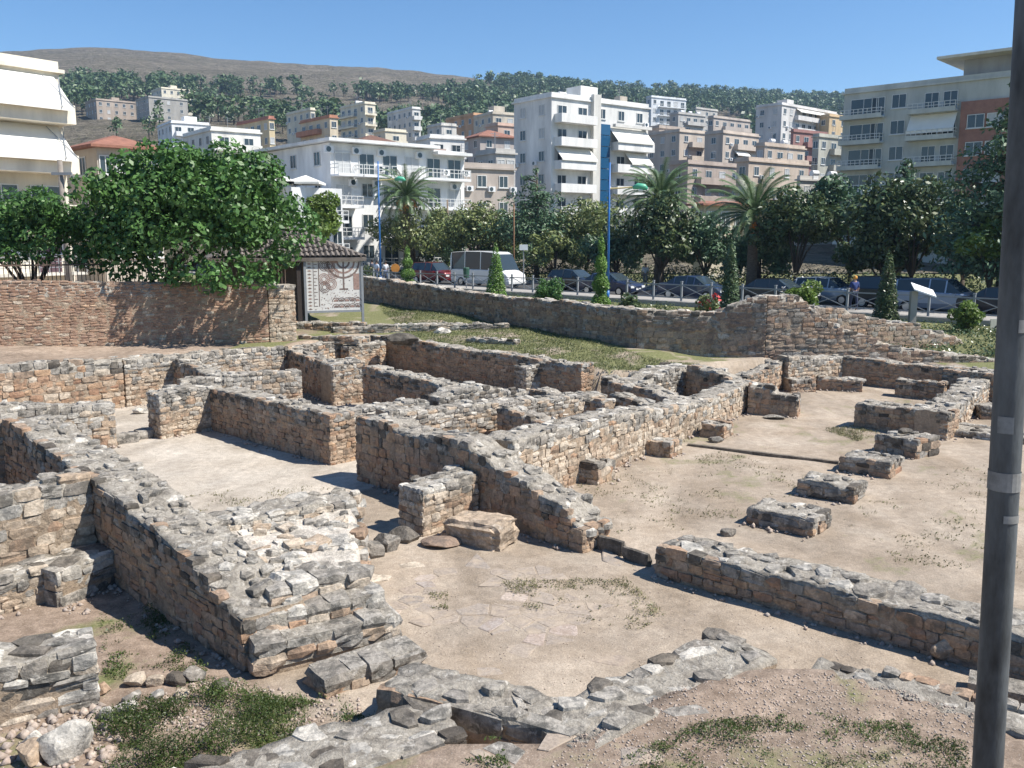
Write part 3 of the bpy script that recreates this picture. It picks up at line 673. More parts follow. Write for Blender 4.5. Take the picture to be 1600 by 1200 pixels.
# landing: lime concrete bed with stones in it
La, Lb = G(*SL[3], 0.74), G(*SR[3], 0.74); dn = (Lb - La).normalized(); nn = Vector((-dn.y, dn.x))
NX, NY = 26, 30; V = []; F = []
Pa, Pb = La + nn * 0.2 - dn * 0.05, Lb + nn * 0.2; Pc, Pd = G(548, 866) + Vector((0.05, 0.2)), LW0.lerp(LW1, 0.62) + Vector((0.42, 0.42))
for j in range(NY + 1):
    for i in range(NX + 1):
        s, t = i / NX, j / NY
        p = (Pa.lerp(Pb, s)).lerp(Pd.lerp(Pc, s), t)
        z = 0.70 + 0.24 * t + 0.10 * (float(fbm(p.x * 2.5, p.y * 2.5, 51)) - 0.47) + 0.05 * (float(vnoise(p.x * 11, p.y * 11, 52)) - 0.5)
        if s > 0.97: z -= 0.15
        V.append((p.x, p.y, z))
F = [(j * (NX + 1) + i, j * (NX + 1) + i + 1, (j + 1) * (NX + 1) + i + 1, (j + 1) * (NX + 1) + i) for j in range(NY) for i in range(NX)]
n0 = len(V); rim = [i for i in range(NX + 1)] + [(j + 1) * (NX + 1) + NX for j in range(NY)] + [NY * (NX + 1) + i for i in range(NX - 1, -1, -1)] + [j * (NX + 1) for j in range(NY - 1, 0, -1)]
for r_ in rim: V.append((V[r_][0], V[r_][1], -0.1))
for k in range(len(rim)):
    k2 = (k + 1) % len(rim); F.append((rim[k], n0 + k, n0 + k2, rim[k2]))
me = bpy.data.meshes.new('landing'); me.from_pydata(V, [], F); me.materials.append(M['lime']); me.polygons.foreach_set('use_smooth', [i < NX * NY for i in range(len(F))]); me.update()
obj('landing', me, st)
ls = []
for k in range(120):
    s, t = rg.random(), rg.random(); p = (Pa.lerp(Pb, s)).lerp(Pd.lerp(Pc, s), t); sz = rg.uniform(0.10, 0.30)
    ls.append(((p.x, p.y, 0.68 + 0.24 * t + rg.uniform(-0.05, 0.03)), (sz * rg.uniform(0.8, 1.6), sz, rg.uniform(0.08, 0.16)), (rg.uniform(-.25, .25), rg.uniform(-.25, .25), 0.6 + rg.uniform(-.5, .5)), rg.choice(['white', 'white', 'grey', 'cream', 'white', 'top']), rg.choice('ssb'), rg.randrange(12)))
lay(ls, st, 'landing_stone')
# right flank of the landing
fl = []
for k in range(46):
    t = rg.random(); p = Pb.lerp(Pc, t); z = rg.uniform(0.08, 0.72 + 0.2 * t)
    fl.append(((p.x + rg.uniform(-0.03, 0.03), p.y, z), (0.2 * rg.uniform(0.8, 1.2), 0.28 * rg.uniform(0.7, 1.3), rg.uniform(0.1, 0.15)), (rg.uniform(-.1, .1), rg.uniform(-.1, .1), rg.uniform(-.2, .2)), rg.choice(['cream', 'ochre', 'cream', 'grey', 'white']), 'b', rg.randrange(16)))
lay(fl, st, 'flank_stone')

# single blocks -------------------------------------------------------------
_rockn = {}
def rock_mesh(k, mat, sub=3):
    key = (k, mat)
    if key not in _rockn:
        import bmesh
        bm = bmesh.new(); bmesh.ops.create_icosphere(bm, subdivisions=sub, radius=0.5)
        rg_ = random.Random(k * 31 + 5)
        planes = []
        for _ in range(13):
            v = Vector((rg_.gauss(0, 1), rg_.gauss(0, 1), rg_.gauss(0, 1))).normalized(); planes.append((v, rg_.uniform(0.26, 0.42)))
        for vtx in bm.verts:
            p = vtx.co.copy()
            for nrm, dd in planes:
                e = p.dot(nrm) - dd
                if e > 0: p -= nrm * e
            w_ = float(vnoise(p.x * 7 + k, p.y * 7 + p.z * 5, 61)) - 0.5
            vtx.co = p * (1 + 0.10 * w_)
        mx = max(max(abs(q) for q in vtx.co) for vtx in bm.verts)
        for vtx in bm.verts: vtx.co *= 0.5 / mx
        me_ = bpy.data.meshes.new('rock'); bm.to_mesh(me_); bm.free(); me_.materials.append(M[mat]); _rockn[key] = me_
    return _rockn[key]
def rough_block(k, mat, n=9):
    V = []; F = []; idx = {}
    def vid(p):
        key = tuple(round(q, 4) for q in p)
        if key not in idx:
            s = 1 - 0.10 * sum(1 for q in key if abs(q) > 0.49) + 0.10; x, y, z = key
            w_ = [0.16 * (float(fbm((y + z * 1.3) * 3 + k + i * 7, (x - z) * 3 + i * 5, 91 + i)) - 0.47) + 0.05 * (float(vnoise(x * 12 + i * 3 + y * 9, z * 12 + k, 95)) - 0.5) for i in range(3)]
            idx[key] = len(V); V.append(tuple(q * s * (0.93 if sum(abs(r_) > 0.45 for r_ in key) > 1 else 1.0) + w_[i] for i, q in enumerate(key)))
        return idx[key]
    for ax in range(3):
        for sg in (-0.5, 0.5):
            for i in range(n):
                for j in range(n):
                    q = []
                    for di, dj in ((0, 0), (1, 0), (1, 1), (0, 1)):
                        p = [0, 0, 0]; p[ax] = sg; p[(ax + 1) % 3] = (i + di) / n - 0.5; p[(ax + 2) % 3] = (j + dj) / n - 0.5; q.append(vid(p))
                    F.append(q if sg > 0 else q[::-1])
    me_ = bpy.data.meshes.new('rough_block'); me_.from_pydata(V, [], F); me_.materials.append(M[mat]); me_.update(); return me_
def rock(name, label, u, v, size, mat, k, z=0.0, rz=0.0, cat='stone', group=None, sink=0.3):
    p = G(u, v, z); o = obj(name, rock_mesh(k, mat)); o.location = (p.x, p.y, z + size[2] * (0.5 - sink)); o.scale = size; o.rotation_euler = (random.uniform(-.15, .15), random.uniform(-.15, .15), rz)
    return tag(o, label, cat, group)
p = G(752, 845); o = obj('fallen_block', rough_block(9, 'cream')); o.location = (p.x, p.y, 0.16); o.scale = (1.05, 0.62, 0.46); o.rotation_euler = (0.08, -0.06, -0.6); tag(o, 'large rough white topped block lying at the foot of the stepped wall', 'stone block')
rock('base_stone', 'flat brown footing stone under the square pier', 690, 852, (0.7, 0.55, 0.2), 'red', 2, rz=0.7, cat='stone block', sink=0.2)
for i, (u, v, s, lb) in enumerate([(583, 868, (0.46, 0.62, 0.42), 'dark rounded sill block touching the pale wall end'), (607, 858, (0.38, 0.60, 0.40), 'dark rounded sill block, middle one of the doorway'), (632, 846, (0.42, 0.6, 0.36), 'dark rounded sill block next to the square pier')]):
    rock('sill_block', lb, u, v, s, 'grey' if i < 2 else 'dark', 4 + i, rz=0.78, cat='sill block', group='sill blocks of the doorway', sink=0.3)
for i, (u, v, lb) in enumerate([(926, 852, 'thin brown stone slab on edge beside the ragged wall tip'), (955, 862, 'tallest brown stone slab on edge in the doorway kerb'), (994, 878, 'thin brown stone slab on edge beside the long low wall')]):
    p = G(u, v); o = obj('kerb_slab', stone_mesh('b', 3 + i, 'dark')); o.location = (p.x, p.y, 0.09); o.scale = (0.5, 0.09, 0.26 if i == 1 else 0.2); o.rotation_euler = (0, 0.0, R(-45)); tag(o, lb, 'kerb slab', 'kerb slabs in the doorway')
rock('loose_stone', 'white stone balanced at the foot of the long low wall near the pole', 1476, 1030, (0.42, 0.3, 0.3), 'cream', 9, rz=0.3, sink=0.05)
rock('loose_stone', 'dark weathered lump on the top of the square pier', 648, 752, (0.22, 0.2, 0.16), 'dark', 10, z=0.74, sink=0.2)
rock('loose_stone', 'grey stone perched at the start of the long low wall', 1135, 838, (0.32, 0.24, 0.2), 'grey', 11, z=0.0, sink=0.1)
rock('loose_stone', 'small dark stone heap on the last pillar base', 1412, 677, (0.42, 0.3, 0.16), 'dark', 12, z=0.42, sink=0.2)
for i, (u, v, s, m_, lb) in enumerate([(275, 1070, 0.26, 'dark', 'dark boulder in the shadow at the foot of the steps'), (305, 1062, 0.24, 'grey', 'grey boulder against the shaded foot of the diagonal wall'),
        (285, 1092, 0.2, 'cream', 'round pale stone in front of the dark boulder'), (247, 1092, 0.18, 'white', 'small white stone standing among the rubble'), (210, 1070, 0.24, 'cream', 'pale stone in the rubble by the green patch'),
        (207, 1098, 0.2, 'grey', 'squat grey stone in the rubble line'), (170, 1122, 0.2, 'white', 'grey white stone touching the near corner wall'), (197, 1118, 0.24, 'white', 'broad white stone in front of the rubble line'),
        (105, 1178, 0.5, 'white', 'largest white boulder at the near corner'), (50, 1188, 0.3, 'cream', 'pale stone beside the largest white boulder'), (55, 1160, 0.18, 'white', 'small flat white stone at the near corner'),
        (240, 1072, 0.2, 'cream', 'cream stone at the edge of the dark shadow'), (345, 1080, 0.22, 'dark', 'dark stone under the corner of the steps'), (160, 1082, 0.2, 'ochre', 'ochre stone wedged against the near corner wall')]):
    rock('loose_stone', lb, u, v, (s * 1.2, s, s * 0.8), m_, 13 + i, rz=i * 0.9, sink=0.2)
rock('loose_stone', 'grey stones slumped below the low broken buttress', 1120, 690, (0.5, 0.35, 0.2), 'grey', 30, rz=0.5, sink=0.2)
rock('loose_stone', 'flat pale stone lying before the stepped stub', 1212, 654, (0.7, 0.35, 0.14), 'grey', 31, rz=-0.3, sink=0.2)
rock('loose_stone', 'white stone lying in the stepped gap behind the courtyard', 222, 645, (0.6, 0.4, 0.25), 'white', 32, rz=0.3, sink=0.2)
for i, (u, v, w, lb) in enumerate([(197, 690, 0.55, 'cut grey threshold block on the far side of the gap'), (226, 683, 0.4, 'short cut threshold block by the dark jamb')]):
    p = G(u, v); o = obj('threshold_block', stone_mesh('b', 5 + i, 'grey')); o.location = (p.x, p.y, 0.08); o.scale = (w, 0.35, 0.24); o.rotation_euler = (0, 0, R(42)); tag(o, lb, 'threshold')
# thin stone line across the open room
k0, k1 = G(1075, 697), G(1310, 725); mb = MB(); c = (k0 + k1) / 2; mb.box((c.x, c.y, 0.01), ((k1 - k0).length, 0.1, 0.10), math.atan2((k1 - k0).y, (k1 - k0).x))
tag(mb.build('floor_kerb', M['dark']), 'thin dark stone kerb crossing the open room floor', 'kerb')

# flagstones of the paved floor, fitted to one another and set into the ground
rg = random.Random(12)
def cells(poly, step, rng):
    """irregular fitted stones: Voronoi cells of jittered points, clipped to poly"""
    xs = [p[0] for p in poly]; ys = [p[1] for p in poly]; pts = []
    y = min(ys)
    while y < max(ys):
        x = min(xs) + rng.uniform(0, step)
        while x < max(xs): pts.append((x + rng.uniform(-.4, .4) * step, y + rng.uniform(-.4, .4) * step)); x += step * rng.uniform(0.75, 1.6)
        y += step * 0.8
    out = []
    def clip(pg, n, d):
        r_ = []
        for i in range(len(pg)):
            a, b = pg[i], pg[(i + 1) % len(pg)]; da = a[0] * n[0] + a[1] * n[1] - d; db = b[0] * n[0] + b[1] * n[1] - d
            if da <= 0: r_.append(a)
            if (da < 0) != (db < 0) and da != db: t = da / (da - db); r_.append((a[0] + (b[0] - a[0]) * t, a[1] + (b[1] - a[1]) * t))
        return r_
    for k, p in enumerate(pts):
        pg = [(p[0] - 2 * step, p[1] - 2 * step), (p[0] + 2 * step, p[1] - 2 * step), (p[0] + 2 * step, p[1] + 2 * step), (p[0] - 2 * step, p[1] + 2 * step)]
        for j, q in enumerate(pts):
            if j == k or abs(q[0] - p[0]) > 3 * step or abs(q[1] - p[1]) > 3 * step: continue
            n = (q[0] - p[0], q[1] - p[1]); L = math.hypot(*n); n = (n[0] / L, n[1] / L)
            pg = clip(pg, n, n[0] * (p[0] + q[0]) / 2 + n[1] * (p[1] + q[1]) / 2 - 0.012)
            if len(pg) < 3: break
        if len(pg) >= 3: out.append((p, pg))
    return out
def flag_field(corners, step, z, cover, mats, rise=0.012):
    poly = [G(u, v, z) for u, v in corners]; base = gz
    def inside(p):
        r_ = False
        for i in range(len(poly)):
            a, b = poly[i], poly[(i + 1) % len(poly)]
            if (a.y > p[1]) != (b.y > p[1]) and p[0] < (b.x - a.x) * (p[1] - a.y) / (b.y - a.y) + a.x: r_ = not r_
        return r_
    for p, pg in cells(poly, step, rg):
        ar = abs(sum(pg[i][0] * pg[(i + 1) % len(pg)][1] - pg[(i + 1) % len(pg)][0] * pg[i][1] for i in range(len(pg)))) / 2
        if ar > 2.0 * step * step or not inside(p) or float(fbm(p[0] * 1.3, p[1] * 1.3, 71)) > cover + rg.uniform(-0.06, 0.06): continue
        zz = gz(*p); n = len(pg); V = []
        tilt = (rg.uniform(-.03, .03), rg.uniform(-.03, .03)); up = rg.uniform(0.2, 1.0) * rise
        for sc_, hgt in ((1.0, -0.06), (1.0, up - 0.006), (0.93, up)):
            for q in pg:
                dx, dy = (q[0] - p[0]) * sc_, (q[1] - p[1]) * sc_
                V.append((dx, dy, hgt + tilt[0] * dx + tilt[1] * dy))
        F = [tuple(range(2 * n, 3 * n))] + [(r0 + i, r0 + (i + 1) % n, r0 + n + (i + 1) % n, r0 + n + i) for r0 in (0, n) for i in range(n)]
        me = bpy.data.meshes.new('flagstone'); me.from_pydata(V, [], F); me.materials.append(M[rg.choice(mats)]); me.update()
        o = obj('flagstone', me, ground); o.location = (p[0], p[1], zz)
flag_field([(690, 885), (860, 880), (960, 960), (980, 1060), (800, 1075), (690, 1020), (600, 960), (620, 915)], 0.30, 0.0, 0.47, ['flag', 'flag', 'flag', 'flag', 'pink'], 0.007)
flag_field([(900, 868), (1010, 875), (1090, 900), (960, 905)], 0.3, 0.0, 0.55, ['flag', 'pink', 'flag'], 0.008)
flag_field([(560, 890), (650, 860), (680, 880), (600, 920)], 0.35, 0.0, 0.5, ['flag', 'cream'], 0.008)
flag_field([(1010, 1090), (1260, 1025), (1290, 1060), (1100, 1130), (1010, 1180), (700, 1200), (760, 1150)], 0.3, 0.38, 0.36, ['flag', 'grey', 'flag'], 0.012)
# ------------------------------------------------------------------ walls beyond the excavation
rw = thing('boundary_wall', 'high ruined stone wall behind the grassy bank, rising to a broken peak', 'stone wall')
RO = dict(under=rw, pal='red', course=0.15, sw=0.3, min_px=9.0, limit=90, rag=0.05, top_sw=0.34, grey_top=0.12)
W('wall_section', 'x', (-7.2, 42.9), (0, 34.9), 0.6, [(0, 1.69), (0.5, 1.42), (1, 1.22)], z0=1.2, faces=FF, **RO)
W('wall_section', 'x', (0, 34.88), (4.2, 30.1), 0.6, [(0, 1.52), (0.5, 1.5), (1, 1.42)], z0=0.9, faces=FF, **RO)
W('wall_section', 'x', (4.2, 30.08), (8.3, 29.15), 0.65, [(0, 1.57), (0.5, 1.53), (0.62, 1.55), (0.78, 1.85), (1, 2.12)], z0=0.75, faces=FF, **RO)
W('wall_section', 'x', (8.3, 29.16), (17.6, 30.0), 0.9, [(0, 2.62), (0.12, 2.62), (0.16, 2.3), (0.2, 1.9), (0.3, 1.5), (0.5, 0.85), (0.75, 0.6), (1, 0.35)], z0=0.2, faces=F1, **RO)
W('wall_section', 'x', (9.2, 30.6), (18.5, 34.8), 1.5, [(0, 2.25), (0.06, 2.1), (0.23, 1.85), (0.55, 1.35), (0.93, 0.4), (1, 0.25)], z0=0.3, faces=FF, **{**RO, 'rag': 0.14, 'top_sw': 0.5})
bw = thing('brick_wall', 'old red brick wall with a stone quoin end below the fig tree', 'brick wall')
bA, bB = Vector((-17.5, 24.65)), Vector((-8.05, 29.6)); bC = Vector((-7.25, 30.02))
W('wall_section', 'x', bA, bB, 0.4, [(0, 2.36), (0.25, 2.30), (1, 2.02)], z0=1.2, faces=FF, under=bw, pal='brick', course=0.084, sw=0.25, min_px=9, limit=290, rag=0.012, even=0.9, flush=0.9, grey_top=0.16, top_sw=0.25)
W('wall_section', 'x', bB + Vector((0.01, 0.005)), bC, 0.42, [(0, 2.02), (1, 1.98)], z0=1.2, faces=F1, under=bw, pal='pale', course=0.13, sw=0.26, min_px=9, rag=0.02, grey_top=0.1)
W('low_wall', 'low line of pale stones crossing the grassy bank', G(520, 520, 1.25), (-0.1, 33.7), 0.5, [(0, 0.26), (0.5, 0.36), (1, 0.32)], z0=1.18, pal='pale', faces=FF, cat='low wall', sw=0.3, rag=0.05)
W('low_wall', 'short grey footing half sunk in the grassy bank', G(728, 533, 1.15), G(806, 540, 1.1), 0.4, [(0, 0.2), (1, 0.22)], z0=1.05, pal='grey', faces=FF, cat='low wall', rag=0.06)
W('low_wall', 'dark footing beside the brick wall end', G(466, 532, 1.25), G(560, 536, 1.2), 0.4, [(0, 0.3), (1, 0.2)], z0=1.15, pal='shade', faces=FF, cat='low wall', rag=0.06)
rock('boulder', 'dark boulder on the grass behind the long dark wall', 627, 538, (1.3, 0.7, 0.5), 'dark', 40, z=1.12, rz=-0.3, cat='boulder', sink=0.2)
rock('boulder', 'pale stone lying on the grassy bank near the short footing', 690, 522, (0.8, 0.5, 0.4), 'white', 41, z=1.2, cat='boulder', sink=0.3)

# ------------------------------------------------------------------ road, pavement
AD = Vector((0.7071, -0.7071)); BD = Vector((0.7071, 0.7071))
def on(u, S, v=None):                                 # the spot on the line x + y = S seen in column u
    k = (u - 800) / FPX; y = S / (1 + k); return Vector((k * y, y))
def strip(name, S0, S1, z, mat, L=120, th=0.0):
    mb = MB(); mid = Vector((S0 / 2, S0 / 2)); a = mid - AD * L; b = mid + AD * L; w = BD * ((S1 - S0) / 1.41421)
    mb.prism([(a.x, a.y), (b.x, b.y), (b.x + w.x, b.y + w.y), (a.x + w.x, a.y + w.y)], z - max(th, 0.3), z)
    return tag(mb.build(name, mat), kind='structure')
strip('pavement', 61.6, 65.2, 1.03, M['pavement']); strip('road', 65.2, 76.5, 0.90, M['asphalt']); strip('far_pavement', 76.5, 81, 1.02, M['pavement'])

# ------------------------------------------------------------------ leaves
nr = np.random.RandomState(3)
def leaves(c, r, n, size, shell=0.55, up=0.35, aspect=0.5, rs=nr):
    c = np.asarray(c, float); r = np.asarray(r, float)
    if r.ndim == 1: r = np.repeat(r[:, None], 3, 1)
    w = r[:, 0] * r[:, 1]; idx = rs.choice(len(c), n, p=w / w.sum())
    d = rs.normal(size=(n, 3)); d /= np.linalg.norm(d, axis=1)[:, None]
    rad = shell + (1 - shell) * rs.rand(n) ** 0.5
    p = c[idx] + d * r[idx] * rad[:, None]
    nm = d * 0.7 + rs.normal(size=(n, 3)) * 0.55 + np.array([0, 0, up]); nm /= np.linalg.norm(nm, axis=1)[:, None]
    a = np.cross(nm, rs.normal(size=(n, 3))); a /= np.linalg.norm(a, axis=1)[:, None]; b = np.cross(nm, a)
    s = (size * (0.45 + 1.1 * rs.rand(n)))[:, None]
    V = np.stack([p - b * s, p + a * s * aspect, p + b * s, p - a * s * aspect], 1).reshape(-1, 3)
    F = np.arange(4 * n).reshape(n, 4)
    return V, F
def clumps(c, r, k, cr, rs, lower=-0.6):
    d = rs.normal(size=(k * 3, 3)); d /= np.linalg.norm(d, axis=1)[:, None]; d = d[d[:, 2] > lower][:k]
    rad = 0.45 + 0.5 * rs.rand(len(d)); lump = 0.72 + 0.55 * rs.rand(len(d))
    C = np.array(c) + d * np.array(r) * (rad * lump)[:, None]
    return C, cr * (0.65 + 0.7 * rs.rand(len(d)))
def trunk_mesh(base, tips, r0, rs, lean=0.0):
    mb = MB(); b = Vector(base); t0 = Vector(tips[0]); fork = b.lerp(t0, 0.4); fork.x = b.x + lean
    mb.tube([b, b.lerp(fork, 0.5) + Vector((rs.uniform(-.05, .05), 0, 0)), fork], [r0 * 1.25, r0, r0 * 0.85], 8)
    for t in tips:
        t = Vector(t); m = fork.lerp(t, 0.5) + Vector((rs.uniform(-.1, .1), rs.uniform(-.1, .1), 0.08 * (t - fork).length))
        mb.tube([fork - Vector((0, 0, 0.05)), m, t], [r0 * 0.55, r0 * 0.35, r0 * 0.12], 6)
    return mb
def tree(name, label, base, crown, rad, n, leaf, mat, k=26, cr=0.33, seed=1, trunk_r=0.16, cat='tree', group=None, extra=(), lower=-0.6, shell=0.55, up=0.35, aspect=0.5):
    rs = np.random.RandomState(seed); root = thing(name, label, cat, base, 0, group)
    off = np.array(crown) - np.array(base)
    C, cr_ = clumps(off, rad, k, cr * min(rad), rs, lower)
    if len(extra):
        C = np.vstack([C, np.array([np.array(e[:3]) - np.array(base) for e in extra])]); cr_ = np.concatenate([cr_, [e[3] for e in extra]])
    V, F = leaves(C, np.stack([cr_, cr_, cr_ * 0.85], 1), n, leaf, shell, up, aspect, rs)
    obj('crown', np_mesh('crown', V, F, mat), root)
    tips = [tuple(C[i]) for i in rs.choice(len(C), min(7, len(C)), replace=False)]
    trunk_mesh((0, 0, -0.2), [tuple(off * np.array([1, 1, 0.9]))] + tips, trunk_r, random.Random(seed)).build('trunk', M['bark'], root, True)
    return root
L_FIG = leaf_mat('fig_leaf', [(0.049, 0.119, 0.031), (0.078, 0.168, 0.042), (0.112, 0.217, 0.056), (0.064, 0.14, 0.04)], 0.22)
L_OLIVE = leaf_mat('olive_leaf', [(0.109, 0.155, 0.055), (0.182, 0.228, 0.081), (0.237, 0.255, 0.101), (0.137, 0.174, 0.064)], 0.2)
L_DARK = leaf_mat('dark_leaf', [(0.04, 0.077, 0.034), (0.074, 0.114, 0.045), (0.11, 0.13, 0.048), (0.054, 0.088, 0.037)], 0.12, 0.35)
L_MAG = leaf_mat('magnolia_leaf', [(0.099, 0.138, 0.055), (0.167, 0.206, 0.074), (0.225, 0.245, 0.088), (0.128, 0.167, 0.059)], 0.15, 0.38)
L_LIGHT = leaf_mat('light_leaf', [(0.09, 0.15, 0.025), (0.13, 0.20, 0.035), (0.16, 0.22, 0.05), (0.10, 0.16, 0.03)], 0.3)
L_CONIF = leaf_mat('thuja_spray', [(0.094, 0.187, 0.031), (0.14, 0.257, 0.047), (0.187, 0.312, 0.062), (0.109, 0.203, 0.039)], 0.2)
L_CEDAR = leaf_mat('cedar_needle', [(0.053, 0.104, 0.055), (0.083, 0.145, 0.076), (0.118, 0.187, 0.094), (0.065, 0.122, 0.065)], 0.1)
L_PINE = leaf_mat('pine_needle', [(0.054, 0.098, 0.045), (0.09, 0.143, 0.061), (0.125, 0.178, 0.076), (0.071, 0.116, 0.054)], 0.1)
L_PALM = leaf_mat('palm_leaf', [(0.073, 0.127, 0.055), (0.109, 0.174, 0.073), (0.146, 0.21, 0.091), (0.091, 0.146, 0.064)], 0.15, 0.4)
L_GRASS = leaf_mat('grass_blade', [(0.048, 0.082, 0.017), (0.068, 0.105, 0.024), (0.095, 0.116, 0.034), (0.054, 0.088, 0.02)], 0.3)
L_BANK = leaf_mat('bank_blade', [(0.11, 0.13, 0.05), (0.15, 0.165, 0.07), (0.09, 0.12, 0.04), (0.21, 0.20, 0.10)], 0.3)
L_DRY = leaf_mat('dry_grass', [(0.16, 0.15, 0.07), (0.22, 0.20, 0.10), (0.11, 0.125, 0.05), (0.28, 0.25, 0.14)], 0.3)

# fig tree overhanging the brick wall
fz = 1.5
ex = [(*D(u, v, y), r) for u, v, y, r in [(335, 430, 27.3, .55), (300, 420, 27.6, .6), (370, 425, 27.8, .6), (410, 415, 28.3, .6), (445, 400, 28.6, .55), (250, 400, 28.2, .6), (325, 445, 27.2, .35), (345, 452, 27.0, .22), (395, 438, 27.7, .35), (175, 300, 28.5, .6), (160, 350, 29, .6), (475, 345, 29, .5), (200, 265, 29, .55),
       (270, 240, 29, .6), (350, 245, 29.2, .6), (420, 285, 29.2, .6), (140, 385, 29.5, .5), (460, 330, 29.2, .55), (490, 370, 29.2, .4), (230, 235, 29, .4), (150, 275, 29, .35), (215, 395, 28.8, .5), (450, 370, 28.6, .6), (150, 410, 28.8, .5), (190, 425, 28.3, .45), (230, 425, 28.2, .5), (270, 430, 27.9, .5), (420, 435, 28.3, .4), (180, 380, 28.6, .6), (215, 330, 28, .7), (300, 300, 27.6, .7), (380, 330, 27.8, .7), (300, 370, 27.4, .7), (240, 290, 28, .6), (370, 280, 28, .6)]]
tree('fig_tree', 'broad dense fig tree overhanging the brick wall', (-11.6, 29.2, 1.45), tuple(D(308, 335, 29.6)), (3.1, 2.4, 2.05), 36000, 0.085, L_FIG, k=105, cr=0.36, seed=11, trunk_r=0.17, extra=ex, aspect=0.62)
tree('olive_bush', 'grey green bushy tree above the brick wall at the edge', (-16.0, 30, 1.5), tuple(D(45, 352, 30)), (2.3, 1.5, 1.05), 15000, 0.08, L_FIG, k=44, cr=0.5, seed=12, trunk_r=0.12, extra=[(*D(-60, 360, 30), 1.0), (*D(20, 395, 29), .5), (*D(70, 392, 29), .5), (*D(110, 360, 30), .6), (*D(120, 400, 29), .4)])
tree('small_tree', 'yellowish young tree beside the kiosk roof', (*on(500, 44), 1.2), tuple(D(500, 345, on(500, 44).y)), (1.3, 1.2, 1.6), 3500, 0.13, L_LIGHT, k=18, cr=0.45, seed=13)
TREES = [
 ('magnolia_tree', 'olive green magnolia beside the first blue lamp post', 565, 80, 362, 62, 44, L_MAG, 21), ('magnolia_tree', 'pale green magnolia behind the spiral topiary', 650, 79, 368, 66, 50, L_MAG, 22),
 ('magnolia_tree', 'speckled magnolia behind the white minibus', 745, 79, 362, 62, 50, L_MAG, 23), ('small_tree', 'low round pale tree beyond the minibus bonnet', 865, 78, 393, 45, 28, L_MAG, 24),
 ('small_tree', 'grey green park tree behind the second blue lamp post', 915, 84, 365, 66, 58, L_OLIVE, 25), ('magnolia_tree', 'dark magnolia under the park palm', 1030, 77, 368, 58, 62, L_DARK, 26),
 ('magnolia_tree', 'dark glossy magnolia beside the fruiting palm', 1240, 76, 362, 56, 68, L_DARK, 27), ('small_tree', 'dense dark tree between two magnolias', 1325, 82, 345, 66, 62, L_CEDAR, 28),
 ('magnolia_tree', 'tall dark magnolia before the grey apartment house', 1420, 76, 350, 74, 80, L_DARK, 29), ('small_tree', 'dark tree beside the big cedar', 1500, 80, 365, 50, 60, L_CEDAR, 30),
 ('small_tree', 'bright green small tree near the lamp pole', 1543, 70, 380, 34, 42, L_LIGHT, 31), ('small_tree', 'dark park tree beneath the cedar', 790, 86, 380, 50, 44, L_CEDAR, 32),
 ('small_tree', 'shady tree behind the parked dark cars', 1100, 82, 385, 56, 44, L_CEDAR, 33), ('small_tree', 'bushy dark tree behind the information board', 1380, 77, 400, 70, 42, L_DARK, 34),
 ('small_tree', 'low dark tree filling the gap beside the fruiting palm', 1185, 80, 400, 60, 38, L_CEDAR, 35), ('small_tree', 'dark tree at the edge behind the lamp pole', 1620, 72, 380, 70, 60, L_DARK, 36),
 ('small_tree', 'small dark tree behind the red car', 700, 84, 390, 40, 34, L_CEDAR, 37), ('small_tree', 'dark tree between lamp post and magnolia', 960, 80, 395, 44, 36, L_CEDAR, 38)]
for nm, lb, u, S, vc, ru, rv, m_, sd in TREES:
    p = on(u, S); c = D(u, vc, p.y); s = p.y / FPX
    tree(nm, lb, (p.x, p.y, 0.9), tuple(c), (ru * s, ru * s * 0.9, rv * s), 7500, 0.15, m_, k=42, cr=0.36, seed=sd, trunk_r=0.15, shell=0.5)
# big dark trees: layered cedar, and the tall one behind the lamp pole
def cedar(name, label, u, S, vtop, vbase, halfw, seed, n=9000, tiers=9, mat=L_CEDAR):
    p = on(u, S); rs = np.random.RandomState(seed); s = p.y / FPX; zt = D(u, vtop, p.y).z; zb = D(u, vbase, p.y).z
    root = thing(name, label, 'tree', (p.x, p.y, 0.9)); C = []; Rr = []; mb = MB()
    for i in range(tiers):
        f = i / (tiers - 1); z = zb + (zt - zb) * f - 0.9; rr = halfw * s * (1 - f) ** 0.8 + 0.35
        m = max(2, int(7 * (1 - f) + 2))
        for q in range(m):
            a = 2 * math.pi * (q + rs.rand()) / m; e = rr * (0.55 + 0.55 * rs.rand())
            for t in (0.35, 0.65, 1.0): C.append((math.cos(a) * e * t, math.sin(a) * e * t, z + 0.12 * e * t + rs.uniform(-.2, .2))); Rr.append((0.32 * rr + 0.25, 0.32 * rr + 0.25, 0.13 * rr + 0.16))
            mb.tube([(0, 0, z - 0.2), (math.cos(a) * e, math.sin(a) * e, z + 0.1 * e)], [0.06, 0.02], 5)
    V, F = leaves(C, np.array(Rr), n, 0.15, 0.3, 0.6, 0.4, rs); obj('crown', np_mesh('crown', V, F, mat), root)
    mb.tube([(0, 0, -0.2), (0.05, 0, (zt - 0.9) * 0.5), (0, 0, zt - 1.0)], [0.28, 0.2, 0.05], 8); mb.build('trunk', M['bark'], root, True)
cedar('cedar_tree', 'dark layered cedar before the white apartment tower', 838, 81, 268, 372, 66, 41)
cedar('cedar_tree', 'very tall dark conifer before the brick faced apartments', 1560, 72, 128, 420, 95, 42, 16000, 14)
cedar('cedar_tree', 'narrow dark conifer tip below the apartment balconies', 1398, 86, 253, 330, 22, 43, 2500, 6)

